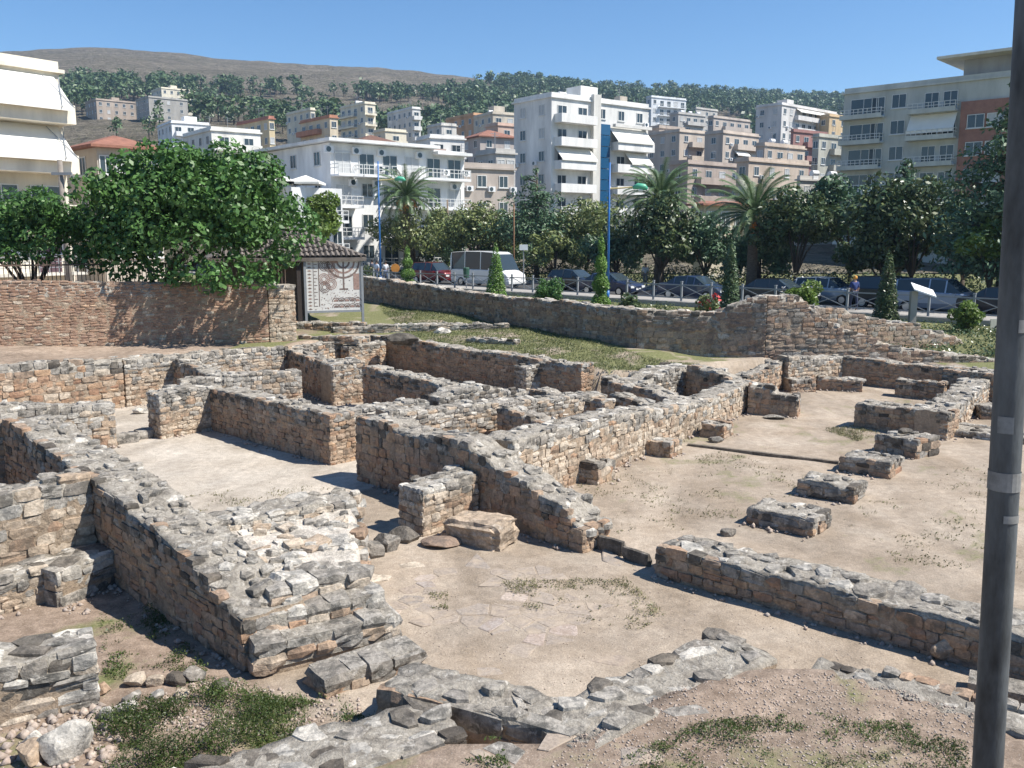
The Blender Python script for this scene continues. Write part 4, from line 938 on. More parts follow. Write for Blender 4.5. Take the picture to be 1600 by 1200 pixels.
# date palms
def palm(name, label, u, S, vc, R_, seed, fruit=True, nf=64):
    p = on(u, S); c = D(u, vc, p.y); rs = np.random.RandomState(seed); root = thing(name, label, 'palm tree', (p.x, p.y, 0.9)); H = c.z - 0.9
    Vs = []; Fs = []; n0 = 0; rach = MB()
    for i in range(nf):
        az = i * 2.39996 + rs.uniform(-.2, .2); el = math.radians(82 - 95 * ((i + 0.5) / nf) ** 0.9) + rs.uniform(-.06, .06); L = R_ * rs.uniform(0.88, 1.08)
        pts = []; q = np.array([0, 0, H]); e = el; N = 12
        for k in range(N + 1):
            pts.append(q.copy()); dv = np.array([math.cos(az) * math.cos(e), math.sin(az) * math.cos(e), math.sin(e)]); q = q + dv * L / N; e -= (0.035 + 0.012 * k) * (1.15 if el < 0.8 else 0.9)
        pts = np.array(pts); side = np.array([-math.sin(az), math.cos(az), 0])
        rach.tube([tuple(pts[j]) for j in (0, 4, 8, 12)], [0.035, 0.025, 0.016, 0.006], 4, cap=False)
        for j in range(8, 48):
            f = j / 48 * N; k = min(int(f), N - 1); b = pts[k] + (pts[k + 1] - pts[k]) * (f - k); dv = pts[k + 1] - pts[k]; dv /= np.linalg.norm(dv); up = np.cross(side, dv)
            ll = R_ * 0.16 * math.sin(min(1, (j - 4) / 30) * math.pi * 0.62 + 0.3) * rs.uniform(.85, 1.1)
            for sg in (-1, 1):
                tip = b + (side * sg * 0.75 + dv * 0.6 + up * 0.25 * 1) * ll - np.array([0, 0, 0.12 * ll]); w = dv * 0.032
                Vs += [b - w, b + w, tip]; Fs.append((n0, n0 + 1, n0 + 2)); n0 += 3
    obj('fronds', np_mesh('fronds', np.array(Vs), np.array(Fs), L_PALM), root); rach.build('frond_stems', L_PALM, root)
    mb = MB(); hs = [0, H * 0.3, H * 0.6, H * 0.88, H * 0.97, H + 0.1]; mb.tube([(0, 0, z - 0.1) for z in hs], [0.42, 0.36, 0.34, 0.4, 0.5, 0.2], 12); mb.build('trunk', M['palm_bark'], root, True)
    if fruit:
        for k in range(5):
            a = k * 1.3 + seed; fb = MB(); e = Vector((math.cos(a) * 0.75, math.sin(a) * 0.75, H - 0.75)); fb.tube([(0, 0, H - 0.1), e + Vector((0, 0, 0.45)), e], [0.03, 0.03, 0.02], 5)
            rs2 = random.Random(k)
            for _ in range(40):
                q = e + Vector((rs2.gauss(0, .13), rs2.gauss(0, .13), rs2.gauss(-0.1, .2))); fb.box(q, (0.07, 0.07, 0.09), rs2.random())
            fb.build('fruit_cluster', M['dates'], root)
M['palm_bark'] = plain('palm_bark', (0.16, 0.12, 0.085), 0.95, 0.35, 7, 0.8, stretch=(1, 1, 2))
M['dates'] = plain('orange_dates', (0.55, 0.22, 0.04), 0.6, 0.2, 8)
palm('date_palm', 'date palm in front of the white hotel', 638, 77, 308, 3.6, 1)
palm('date_palm', 'date palm beside the white apartment tower', 1028, 80, 312, 3.5, 2)
palm('date_palm', 'full date palm with low orange fruit before the hillside blocks', 1172, 77, 335, 3.6, 3)

# clipped conifers and shrubs in the garden strip
def conifer(name, label, u, S, vtop, vbase, w, seed, spiral=0, mat=L_CONIF):
    p = on(u, S); zt = D(u, vtop, p.y).z; z0 = gz(p.x, p.y); zb = z0; H = zt - zb; rs = np.random.RandomState(seed); r0 = w * p.y / FPX / 2
    root = thing(name, label, 'conifer', (p.x, p.y, z0)); C = []; Rr = []
    for i in range(60):
        f = (i + 0.5) / 60; r = r0 * min(1, f * 6 + 0.5) * (1 - f) ** 0.75 + 0.05
        if spiral: r *= 0.55 + 0.5 * abs(math.sin(f * math.pi * spiral))
        C.append((0, 0, f * H)); Rr.append((r, r, H / 50))
    V, F = leaves(C, np.array(Rr), 7000, 0.055, 0.72, 0.8, 0.4, rs); obj('foliage', np_mesh('foliage', V, F, mat), root)
    mb = MB(); mb.tube([(0, 0, -0.1), (0, 0, H * 0.8)], [0.06, 0.02], 6); mb.build('stem', M['bark'], root)
conifer('clipped_conifer', 'cone shaped bright conifer in front of the minibus', 775, 52, 380, 455, 36, 51)
conifer('clipped_conifer', 'spiral clipped conifer beside the second blue lamp post', 938, 47, 363, 470, 33, 52, 4)
conifer('clipped_conifer', 'tiered clipped topiary beside the red car', 638, 60, 382, 440, 30, 53, 4)
conifer('clipped_conifer', 'slender dark column conifer by the broken wall peak', 1140, 47, 372, 475, 36, 54, 0, L_PINE)
conifer('clipped_conifer', 'dark pointed conifer beside the information board', 1384, 55, 390, 490, 42, 55, 0, L_DARK)
def shrub(name, label, u, S, vc, ru, rv, m_, seed, n=3500, leaf=0.07, flowers=None):
    p = on(u, S); c = D(u, vc, p.y); s = p.y / FPX; z0 = gz(p.x, p.y); zt_ = c.z + rv * s; c.z = (zt_ + z0) / 2; rv = (zt_ - z0) / 2 / s; r = tree(name, label, (p.x, p.y, z0), tuple(c), (ru * s, ru * s, rv * s), n, leaf, m_, k=22, cr=0.5, seed=seed, trunk_r=0.05, cat='shrub', lower=-0.9)
    if flowers:
        rs = np.random.RandomState(seed); V, F = leaves([np.array(c) - np.array((p.x, p.y, z0))], np.array([[ru * s, ru * s, rv * s]]), 60, 0.07, 0.85, 0.5, 0.8, rs); obj('flowers', np_mesh('flowers', V, F, flowers), r)
M['pinkfl'] = plain('pink_petals', (0.6, 0.10, 0.09), 0.7); M['whitefl'] = plain('white_petals', (0.75, 0.72, 0.65), 0.7)
shrub('round_shrub', 'round dark shrub between the minibus and the dark cars', 857, 52, 447, 19, 22, L_FIG, 61)
shrub('flowering_shrub', 'leafy shrub with white flowers behind the wall peak', 1245, 46, 452, 30, 26, L_LIGHT, 62, 5000, 0.075, M['whitefl'])
shrub('round_shrub', 'low spiky shrub below the silver car', 1512, 57, 478, 20, 12, L_LIGHT, 63)
shrub('rose_bush', 'red flowering bush above the middle of the ruined wall', 1100, 44, 470, 14, 8, L_OLIVE, 64, 1500, 0.06, M['pinkfl'])
shrub('rose_bush', 'small red flowering bush by the column conifer', 1118, 42, 466, 10, 9, L_OLIVE, 65, 1200, 0.06, M['pinkfl'])
shrub('round_shrub', 'dark shrub under the spiral conifer', 985, 46, 475, 16, 9, L_DARK, 66, 2000)
shrub('round_shrub', 'dark bush under the first blue lamp post', 578, 66, 422, 16, 14, L_DARK, 67, 2500)
Cg = []; rsg = np.random.RandomState(77)
for _ in range(900):
    S_c = rsg.uniform(46, 61); q_ = on(rsg.uniform(540, 1600), S_c); r_ = rsg.uniform(0.15, 0.5); Cg.append((q_.x, q_.y, gz(q_.x, q_.y) + 0.05, r_))
Cg = np.array(Cg); V, F = leaves(Cg[:, :3], np.stack([Cg[:, 3] * 1.5, Cg[:, 3] * 1.5, Cg[:, 3] * 0.6], 1), 42000, 0.05, 0.5, 0.5)
tag(obj('garden_cover', np_mesh('garden_cover', V, F, L_DARK)), 'dark ground cover filling the garden strip behind the ruined wall', 'ground cover', kind='stuff')
# clipped hedge of the park beyond the road
hb = thing('park_hedge', 'long clipped dark hedge along the park behind the parked cars', 'hedge', (*on(1000, 81.5), 0.9))
C = []; 
for t in np.arange(-30, 34, 0.7): C.append((t * 0.7071, -t * 0.7071, 0.85))
V, F = leaves(C, np.array([[0.7, 0.7, 0.9]] * len(C)), 26000, 0.09, 0.6, 0.4); obj('foliage', np_mesh('foliage', V, F, L_DARK), hb)

# ------------------------------------------------------------------ pines of the hill
def pine_variant(seed, n=105, s=1.0):
    rs = np.random.RandomState(seed); H = 8.5; C = []; Rr = []
    for k in range(9):
        a = rs.rand() * 6.28; e = rs.rand() * 2.5; z = H * (0.34 + 0.58 * rs.rand()); C.append((math.cos(a) * e, math.sin(a) * e, z)); Rr.append((1.5 + rs.rand() * 0.9, 1.5 + rs.rand() * .9, 1.0 + 0.5 * rs.rand()))
    V, F = leaves(C, np.array(Rr), n, 0.7, 0.5, 0.5, 0.6, rs); return V, F
PV = [pine_variant(200 + i) for i in range(7)]
TV = MB().tube([(0, 0, -1), (0.1, 0, 3), (0, 0, 6.5)], [0.28, 0.2, 0.1], 5)
rs = np.random.RandomState(9); pts = []
tries = 0
while len(pts) < 4600 and tries < 80000:
    tries += 1
    y = rs.uniform(300, 1000); az = rs.uniform(-0.62, 0.62); x = az * y
    lim = np.interp(az, [-0.6, -0.3, -0.12, -0.05, 0.02, 0.6], [585, 600, 620, 680, 985, 990]); low = np.interp(az, [-0.6, -0.25, -0.05, 0.05, 0.2, 0.6], [390, 370, 330, 330, 400, 430])
    if y > lim: continue
    den = np.clip((float(fbm(x * 0.012, y * 0.012, 81)) - 0.37) * 9, 0, 1)
    if y < low + 60: den *= 0.5 if y > low else 0.07
    if y > 650: den = max(den, 0.75)
    if rs.rand() < den: pts.append((x, y, rs.uniform(0.5, 1.45), rs.randint(7), rs.rand() * 6.28))
pts.sort(key=lambda q: q[1]); P = np.array([(q[0], q[1]) for q in pts]); Z = hill_z(P[:, 0], P[:, 1])
NEARP = 60
VV = []; FF_ = []; n0 = 0; tm = MB()
for (x, y, s, k, a), z in list(zip(pts, Z))[NEARP:]:
    V, F = PV[k]; ca, sa = math.cos(a), math.sin(a)
    VV.append(np.stack([V[:, 0] * ca - V[:, 1] * sa, V[:, 0] * sa + V[:, 1] * ca, V[:, 2]], 1) * s + np.array([x, y, z])); FF_.append(F + n0); n0 += len(V)
    if y < 620: tm.tube([(x, y, z - 1), (x, y, z + 6 * s)], [0.3 * s, 0.12 * s], 4, cap=False)
wood = obj('pine_wood', np_mesh('pine_wood', np.vstack(VV), np.vstack(FF_), L_PINE)); tag(wood, 'dark pine wood covering the upper hillside', 'wood', kind='stuff')
tw = tm.build('trunks', M['bark'], wood); tw['kind'] = 'stuff'
pm = [np_mesh('crown', V, F, L_PINE) for V, F in PV]; ptm = TV.mesh('trunk', M['bark'], True)
for (x, y, s, k, a), z in list(zip(pts, Z))[:NEARP]:
    r = thing('pine_tree', 'single dark pine standing loose on the open slope among the upper houses', 'pine tree', (x, y, z), a, 'loose pines on the open slope'); r.scale = (s, s, s)
    obj('crown', pm[k], r); obj('trunk', ptm, r)
# ------------------------------------------------------------------ buildings
_wm = {}
M['frame_w'] = plain('window_frame', (0.62, 0.62, 0.60), 0.6, 0.05, 2)
M['awning'] = plain('awning_cloth', (0.74, 0.72, 0.66), 0.8, 0.06, 0.8)
M['concrete'] = plain('grey_concrete', (0.36, 0.34, 0.31), 0.9, 0.16, 0.7, 0.2)
M['tile'] = plain('roof_tile', (0.27, 0.125, 0.085), 0.85, 0.25, 1.5, 0.3)
M['tile_dark'] = plain('brown_roof_tile', (0.16, 0.085, 0.06), 0.85, 0.25, 1.5, 0.3)
M['shutter'] = plain('blind', (0.45, 0.46, 0.46), 0.7, 0.1, 2)
M['tank'] = plain('water_tank', (0.72, 0.72, 0.72), 0.5, 0.05, 2)
M['blue_glass'] = glass_mat('blue_glass', (0.015, 0.08, 0.17))
_paint = {}
def paint(c):
    if c not in _paint: _paint[c] = plain('render_%d' % len(_paint), tuple(min(0.76, q * 0.9 + 0.05) for q in c), 0.88, 0.20, 0.5, 0.1, stretch=(1, 1, 0.25))
    return _paint[c]
def window_mesh(w, h, kind='win'):
    key = (round(w, 2), round(h, 2), kind)
    if key not in _wm:
        mb = MB(); t = 0.07
        mb.span((-w / 2, -0.02, 0), (w / 2, 0.02, h), 1 if kind != 'blind' else 2)
        for a, b in (((-w / 2, -0.07, 0), (-w / 2 + t, -0.021, h)), ((w / 2 - t, -0.07, 0), (w / 2, -0.021, h)), ((-w / 2 + t, -0.07, h - t), (w / 2 - t, -0.021, h)), ((-w / 2 + t, -0.07, 0), (w / 2 - t, -0.021, t)), ((-0.03, -0.06, t), (0.03, -0.021, h - t))): mb.span(a, b, 0)
        mb.span((-w / 2 - 0.1, -0.14, -0.09), (w / 2 + 0.1, -0.0, -0.005), 0)
        _wm[key] = mb.mesh('window', [M['frame_w'], M['glass'], M['shutter']])
    return _wm[key]
def balcony_mesh(L, dep, kind, m_):
    mb = MB(); mb.span((-L / 2, -dep, -0.18), (L / 2, 0.0, 0.0), 0)
    if kind == 'solid':
        mb.span((-L / 2, -dep, 0.0), (L / 2, -dep + 0.12, 0.95), 0); mb.span((-L / 2, -dep + 0.12, 0), (-L / 2 + 0.12, 0, 0.95), 0); mb.span((L / 2 - 0.12, -dep + 0.12, 0), (L / 2, 0, 0.95), 0)
    else:
        mb.span((-L / 2, -dep, 0.0), (L / 2, -dep + 0.1, 0.35 if kind == 'half' else 0.08), 0)
        for z in (0.6, 0.95): mb.span((-L / 2, -dep + 0.02, z - 0.03), (L / 2, -dep + 0.07, z + 0.03), 1); mb.span((-L / 2, -dep + 0.07, z - 0.03), (-L / 2 + 0.05, 0, z + 0.03), 1); mb.span((L / 2 - 0.05, -dep + 0.07, z - 0.03), (L / 2, 0, z + 0.03), 1)
        n = max(2, int(L / 0.55))
        for i in range(n + 1):
            x = -L / 2 + 0.04 + (L - 0.08) * i / n; mb.span((x - 0.025, -dep + 0.015, 0.09), (x + 0.025, -dep + 0.065, 0.92), 1)
    return mb.mesh('balcony', [m_, M['frame_w']])
def awning_mesh(L, out, drop):
    mb = MB(); n = 6; P = []
    for i in range(n + 1):
        x = -L / 2 + L * i / n
        P += [(x, -0.05, 0), (x, -out, -drop), (x, -out, -drop - 0.22), (x, -0.05, -0.03)]
    F = []
    for i in range(n):
        a, b = i * 4, i * 4 + 4
        F += [(a, b, b + 1, a + 1), (a + 1, b + 1, b + 2, a + 2), (a + 2, b + 2, b + 3, a + 3)]
    mb.add(P, F); return mb.mesh('awning', M['awning'])
_ac = MB(); _ac.span((-0.42, -0.36, 0), (0.42, -0.02, 0.6), 0); _ac.tube([(-0.1, -0.361, 0.3), (-0.1, -0.38, 0.3)], 0.24, 10, 1); AC = _ac.mesh('air_conditioner', [M['tank'], M['glass']])
_an = MB(); _an.tube([(0, 0, 0), (0, 0, 2.6)], 0.035, 5); _an.tube([(-0.7, 0, 2.4), (0.7, 0, 2.4)], 0.02, 4); _an.tube([(-0.5, 0, 2.1), (0.5, 0, 2.1)], 0.02, 4); ANT = _an.mesh('aerial', M['metal_grey'])
def bldg(name, label, u0, uc, u1, vtop, d, th, col, n, sh=3.0, roof='flat', rc=None, lc=None, rb=(), lb=(), awn=(), rail='solid', bd=1.2, cat='building', ztop=None, wk='win', trim=None, tank=0, lowz=None, ww=1.2, deep=19):
    th = R(th); c, s = math.cos(th), math.sin(th); C = D(uc, vtop, d) if ztop is None else D(uc, 300, d)
    if ztop is not None: C.z = ztop
    k0, k1 = (u0 - 800) / FPX, (u1 - 800) / FPX
    LR = (k1 * d - C.x) / (c - k1 * s); LL = (C.x - k0 * d) / (s + k0 * c)
    if not 0.5 < LL < deep: LL = 14.0
    if not 0.5 < LR < 60: LR = 16.0
    H = n * sh; g = (hz(C.x, d) if d > 97 else 0.8) - 3; zb = min(C.z - H, g) if lowz is None else lowz
    root = thing(name, label, cat, (C.x, C.y, zb), th); T = C.z - zb; m_ = paint(col); tr = paint(trim or tuple(min(0.8, q * 1.08) for q in col))
    mb = MB(); mb.span((0, 0, 0), (LR, LL, T)); mb.build('wall', m_, root)
    def tR(u): k = (u - 800) / FPX; return (k * d - C.x) / (c - k * s)
    def tL(u): k = (u - 800) / FPX; return (C.x - k * d) / (s + k * c)
    def put(mesh, nm, face, t, z):
        o = obj(nm, mesh, root)
        if face == 'R': o.location = (t, 0, z)
        else: o.location = (0, t, z); o.rotation_euler = (0, 0, R(-90))
        return o
    if roof == 'flat':
        mb = MB(); mb.span((-0.25, -0.25, T), (LR + 0.25, LL + 0.25, T + 0.22)); e = MB()
        mb.build('roof_slab', tr, root)
        for (a, b) in (((0.0, 0.0, T + 0.22), (LR, 0.2, T + 0.7)), ((0, 0.2, T + 0.22), (0.2, LL, T + 0.7))): e.span(a, b)
        e.build('parapet', tr, root)
    elif roof in ('tile', 'brown'):
        o_ = 0.6; h = min(LR, LL) * 0.22; x0, y0, x1, y1 = -o_, -o_, LR + o_, LL + o_; mb = MB()
        if LR >= LL: r0, r1 = (x0 + (y1 - y0) / 2, (y0 + y1) / 2, T + h), (x1 - (y1 - y0) / 2, (y0 + y1) / 2, T + h)
        else: r0, r1 = ((x0 + x1) / 2, y0 + (x1 - x0) / 2, T + h), ((x0 + x1) / 2, y1 - (x1 - x0) / 2, T + h)
        b = [(x0, y0, T), (x1, y0, T), (x1, y1, T), (x0, y1, T)]; f = [(p[0], p[1], T - 0.18) for p in b]
        V = b + [r0, r1] + f
        F = [(0, 1, 5, 4), (1, 2, 5), (2, 3, 4, 5), (3, 0, 4)] if LR >= LL else [(0, 1, 4), (1, 2, 5, 4), (2, 3, 5), (3, 0, 4, 5)]
        F += [(6, 7, 1, 0), (7, 8, 2, 1), (8, 9, 3, 2), (9, 6, 0, 3), (9, 8, 7, 6)]; mb.add(V, F); mb.build('roof', M['tile' if roof == 'tile' else 'tile_dark'], root)
    elif roof == 'shed':
        mb = MB(); mb.box((LR / 2, LL / 2, T + 0.15), (LR + 1.6, LL + 1.6, 0.25)); mb.build('roof_slab', tr, root)
    rng = random.Random(int(u0 * 7 + d))
    for f in range(n):
        z = T - (f + 1) * sh
        if z < -0.5 or z + zb < g - 1: break
        for face, cols, L, bal, tt in (('R', rc, LR, rb, tR), ('L', lc, LL, lb, tL)):
            if L < 1.2 or L > 60: continue
            ranges = []
            for (ua, ub, floors) in bal:
                if floors is None or f in floors: ta, tb = sorted((tt(ua), tt(ub))); ranges.append((max(ta, 0), min(tb, L)))
            for ta, tb in ranges: put(balcony_mesh(tb - ta, bd, rail, tr), 'balcony', face, (ta + tb) / 2, z)
            cn = cols if cols is not None else max(1, int(L / 3.0))
            for i in range(cn):
                t = L * (i + 0.5) / cn; door = any(a <= t <= b for a, b in ranges)
                w_ = min(ww * (1.35 if door else 1.0), L / cn * 0.8); kind = 'blind' if rng.random() < 0.18 else wk
                put(window_mesh(w_, 2.05 if door else 1.35, kind), 'balcony_door' if door else 'window', face, t, z + (0.1 if door else 0.95))
                if d < 300 and rng.random() < 0.28 and L / cn > 2.2: put(AC, 'air_conditioner', face, t + w_ * 0.5 + 0.6, z + 0.45)
    for face, ua, ub, f, out, drop in awn:
        tt = tR if face == 'R' else tL; ta, tb = sorted((tt(ua), tt(ub))); put(awning_mesh(tb - ta, out, drop), 'awning', face, (ta + tb) / 2, T - f * sh - 0.25)
    if roof == 'flat':
        for i in range(rng.choice((1, 2, 2))):
            o = obj('aerial', ANT, root); o.location = (LR * rng.uniform(.1, .9), LL * rng.uniform(.1, .5), T + 0.2)
        if rng.random() < 0.6 and LR > 6 and LL > 6:
            e = MB(); x, y = LR * rng.uniform(.3, .6), LL * rng.uniform(.3, .5); e.span((x, y, T + 0.22), (x + 3.2, y + 3, T + 2.6)); e.build('stair_head', tr, root)
    for i in range(tank):
        tb = MB(); x, y = LR * (0.25 + 0.3 * i), LL * 0.4; tb.tube([(x - 0.6, y, T + 1.1), (x + 0.6, y, T + 1.1)], 0.4, 10); tb.span((x - 0.5, y - 0.3, T + 0.2), (x + 0.5, y + 0.3, T + 0.72)); tb.build('water_tank', M['tank'], root)
    root['_T'] = T; root['_LR'] = LR; root['_LL'] = LL
    return root, C, T, LR, LL, tR, tL, put

WH = (0.74, 0.74, 0.73); CR = (0.66, 0.60, 0.47); BE = (0.50, 0.44, 0.35); GR = (0.42, 0.40, 0.37); YE = (0.62, 0.50, 0.30); OR = (0.55, 0.32, 0.17); BR = (0.36, 0.29, 0.23); PK = (0.52, 0.36, 0.28); CO = (0.33, 0.315, 0.285)
# the white hotel with its balconies
hr, hC, hT, hLR, hLL, htR, htL, hput = bldg('hotel', 'bright white hotel with rounded balconies and glass doors', 418, 515, 727, 222, 88, 40, WH, 5, roof='none', rc=6, lc=3, rb=[(512, 560, None), (562, 600, [0]), (604, 650, [0, 1, 2, 3]), (652, 724, None)], rail='rail', bd=1.6, ww=1.3)
mb = MB(); mb.box((hLR * 0.36, hLL / 2, hT + 0.2), (hLR * 0.80, hLL + 2.2, 0.3)); mb.build('roof_slab', paint(WH), hr)
mb = MB(); mb.box((hLR * 0.88, hLL / 2, hT - 0.35), (hLR * 0.28, hLL + 2.2, 0.3)); mb.build('roof_slab', paint(WH), hr)
for i, (u, f) in enumerate([(520, 0), (562, 0), (600, 0), (658, 0), (556, 1), (592, 1), (710, 1), (522, 2)]):
    a = MB(); a.span((-0.45, -0.4, 0), (0.45, -0.02, 0.65), 0); a.tube([(-0.1, -0.41, 0.32), (-0.1, -0.43, 0.32)], 0.26, 12, 1); o = a.build('air_conditioner', [M['tank'], M['glass']], hr); o.location = (htR(u), 0, hT - f * 3 - 1.0)
for i, (u, lb) in enumerate([(440, 'white square parasol on the hotel terrace next to the fig tree'), (478, 'white parasol on the hotel terrace beside the balcony')]):
    p = D(u, 285, 84); t = thing('parasol', lb, 'parasol', (p.x, p.y, p.z - 2.2)); mb = MB(); mb.add([(-1.5, -1.5, 2.2), (1.5, -1.5, 2.2), (1.5, 1.5, 2.2), (-1.5, 1.5, 2.2), (0, 0, 2.85), (-1.5, -1.5, 2.0), (1.5, -1.5, 2.0), (1.5, 1.5, 2.0), (-1.5, 1.5, 2.0)], [(0, 1, 4), (1, 2, 4), (2, 3, 4), (3, 0, 4), (5, 6, 1, 0), (6, 7, 2, 1), (7, 8, 3, 2), (8, 5, 0, 3)]); mb.build('canopy', M['awning'], t); mb = MB(); mb.tube([(0, 0, 0), (0, 0, 2.7)], 0.04, 6); mb.build('pole', M['frame_w'], t)
p = D(470, 300, 82); bd_ = bldg('terrace_block', 'low white hotel terrace with a railing beside the fig tree', 410, 455, 540, 292, 82, 40, WH, 3, roof='none', rc=4, lc=2, rb=[(457, 538, [0, 1])], rail='rail', bd=1.4)
# white apartment tower
tr_, tC, tT, tLR, tLL, ttR, ttL, tput = bldg('apartment_tower', 'tall white apartment tower with awnings and a blue glazed stair', 803, 862, 1006, 152, 122, 38, (0.70, 0.69, 0.66), 8, rc=5, lc=2, rb=[(864, 918, [0, 1, 2, 3, 4, 5, 6]), (950, 1005, [1, 2, 3, 4, 5, 6])], awn=[('R', 864, 918, 2, 1.7, 1.6), ('R', 948, 1003, 1, 1.7, 1.7), ('R', 970, 1002, 2, 1.7, 1.6), ('R', 866, 888, 5, 1.6, 1.3)], bd=1.5, tank=2)
mb = MB(); a, b = ttR(919), ttR(930); mb.span((a, -0.6, 0), (b, -0.02, tT + 1.0)); mb.build('stair_shaft', paint((0.62, 0.60, 0.55)), tr_)
a, b = ttR(931), ttR(945)
for k in range(11):
    mb = MB(); mb.span((a, -0.5, tT - 4.2 - k * 1.5), (b, -0.02, tT - 4.2 - k * 1.5 + 1.42)); mb.build('glass_panel', M['blue_glass'], tr_)
mb = MB(); mb.span((ttR(950), -0.9, tT - 3.0), (ttR(1005), -0.3, tT - 2.6)); mb.build('cornice', paint((0.66, 0.64, 0.60)), tr_)
# apartment house with big awnings at the edge
lr, lC, lT, lLR, lLL, ltR, ltL, lput = bldg('apartment_house', 'cream apartment house with large white awnings above its balconies', -420, -300, 121, 60, 47, 54, (0.70, 0.64, 0.52), 5, rc=5, lc=1, rb=[(-290, 121, [0, 1, 2])], bd=1.6, ztop=14.75, lowz=0.5, ww=1.5, awn=[('R', -290, -60, 0, 2.1, 2.0), ('R', -57, 112, 0, 2.1, 2.0), ('R', -290, -60, 1, 2.1, 2.0), ('R', -57, 112, 1, 2.1, 2.0)])
for ub, col in ((8, (0.55, 0.60, 0.40)), (22, (0.62, 0.66, 0.42)), (48, (0.55, 0.58, 0.70)), (68, (0.70, 0.70, 0.72))):
    mb = MB(); mb.span((-0.5, -1.68, -0.75), (0.5, -1.64, 0.28)); o = mb.build('laundry', paint(col), lr); o.location = (ltR(ub), 0, lT - 9 + 0.72)
for u, f in ((104, 0), (-50, 0), (104, 1), (-50, 1)):
    mb = MB(); t = ltR(u); mb.tube([(t - 0.5, -0.3, lT - f * 3 - 0.3), (t + 0.4, -2.2, lT - f * 3 - 2.3)], 0.03, 5); mb.tube([(t - 0.4, -2.2, lT - f * 3 - 2.3), (t + 0.5, -0.3, lT - f * 3 - 0.3)], 0.03, 5); mb.build('awning_arm', M['metal_grey'], lr)
mb = MB(); mb.span((ltR(66), -0.06, lT - 12.2), (ltR(102), -0.01, lT - 9.6)); mb.build('dark_door', plain('plum_door', (0.09, 0.05, 0.06), 0.6), lr)
mb = MB(); mb.span((0, -1.6, lT - 12.35), (lLR, 0, lT - 12.2)); mb.build('lower_balcony', paint((0.62, 0.58, 0.5)), lr)
mb = MB()
for z in (0.35, 0.7, 1.0): mb.span((0, -1.58, lT - 12.2 + z - 0.02), (lLR, -1.54, lT - 12.2 + z + 0.02))
for i in range(24): x = lLR * i / 23; mb.span((x - 0.02, -1.58, lT - 12.2), (x + 0.02, -1.54, lT - 11.2))
mb.build('railing', M['metal_grey'], lr)
# grey green and brick apartments
S_ = (0.46, 0.47, 0.43)
rr, rC, rT, rLR, rLL, rtR, rtL, rput = bldg('apartment_house', 'grey green apartment house with deep balconies and a brick red bay', 1300, 1760, 1800, 120, 94, 47, S_, 8, rc=2, lc=0, deep=99, ztop=22.0, lowz=0.5, lb=[(1301, 1363, [0, 1, 2, 3, 4, 5]), (1401, 1474, [0, 1, 2, 3, 4, 5])], bd=1.3, rail='half', awn=[('L', 1402, 1472, 1, 1.2, 1.9)])
for f in range(6):
    z = rT - (f + 1) * 3
    for u, w, h, zz, nm in ((1383, 1.7, 1.6, 0.8, 'window'), (1352, 1.6, 2.2, 0.1, 'balcony_door'), (1330, 3.2, 2.2, 0.1, 'balcony_door'), (1432, 1.6, 2.1, 0.1, 'balcony_door'), (1460, 1.6, 2.1, 0.1, 'balcony_door'), (1502, 1.8, 1.5, 0.8, 'window'), (1532, 1.8, 1.5, 0.8, 'window'), (1585, 1.4, 1.5, 0.8, 'window'), (1620, 1.4, 1.5, 0.8, 'window')):
        if u >= 1480 and f == 0: continue
        rput(window_mesh(w, h, 'blind' if u == 1532 and f in (0, 1, 2) else 'win'), nm, 'L', rtL(u) , z + zz) if not (1478 < u < 1582) else setattr(rput(window_mesh(w, h, 'blind' if u == 1532 else 'win'), nm, 'L', rtL(u), z + zz), 'location', (-0.36, rtL(u), z + zz))
mb = MB(); a, b = sorted((rtL(1478), rtL(1582))); mb.span((-0.34, a, 0), (-0.005, b, rT - 2.2)); mb.build('brick_bay', plain('brick_cladding', (0.30, 0.15, 0.11), 0.85, 0.15, 2, 0.2), rr)
mb = MB(); a, b = sorted((rtL(1470), rtL(1700))); mb.span((1.5, a, rT + 0.7), (9, b, rT + 2.6)); mb.build('penthouse', paint((0.34, 0.35, 0.36)), rr)
mb = MB(); a, b = sorted((rtL(1440), rtL(1720))); mb.span((-1.2, a, rT + 2.6), (10, b, rT + 2.9)); mb.build('penthouse_roof', paint((0.62, 0.58, 0.48)), rr)
# grey weathered house below the hotel, tiled houses
bldg('old_house', 'weathered grey brown house with a bare wall beside the hotel', 690, 700, 803, 262, 104, 30, (0.40, 0.34, 0.29), 4, rc=3, lc=0, roof='flat')
bldg('old_house', 'unplastered upper storey with broken openings behind the weathered house', 745, 775, 805, 240, 118, 35, GR, 3, rc=2, lc=2)
bldg('tiled_house', 'small house with an orange red hipped roof behind the park palms', 1080, 1100, 1160, 318, 86, 30, (0.50, 0.42, 0.30), 3, roof='tile', rc=3)
bldg('shed_house', 'low house with a rusty red roof edge behind the fig tree', 126, 150, 262, 226, 66, 46, (0.50, 0.44, 0.36), 3, roof='tile', rc=4, lowz=0.5)
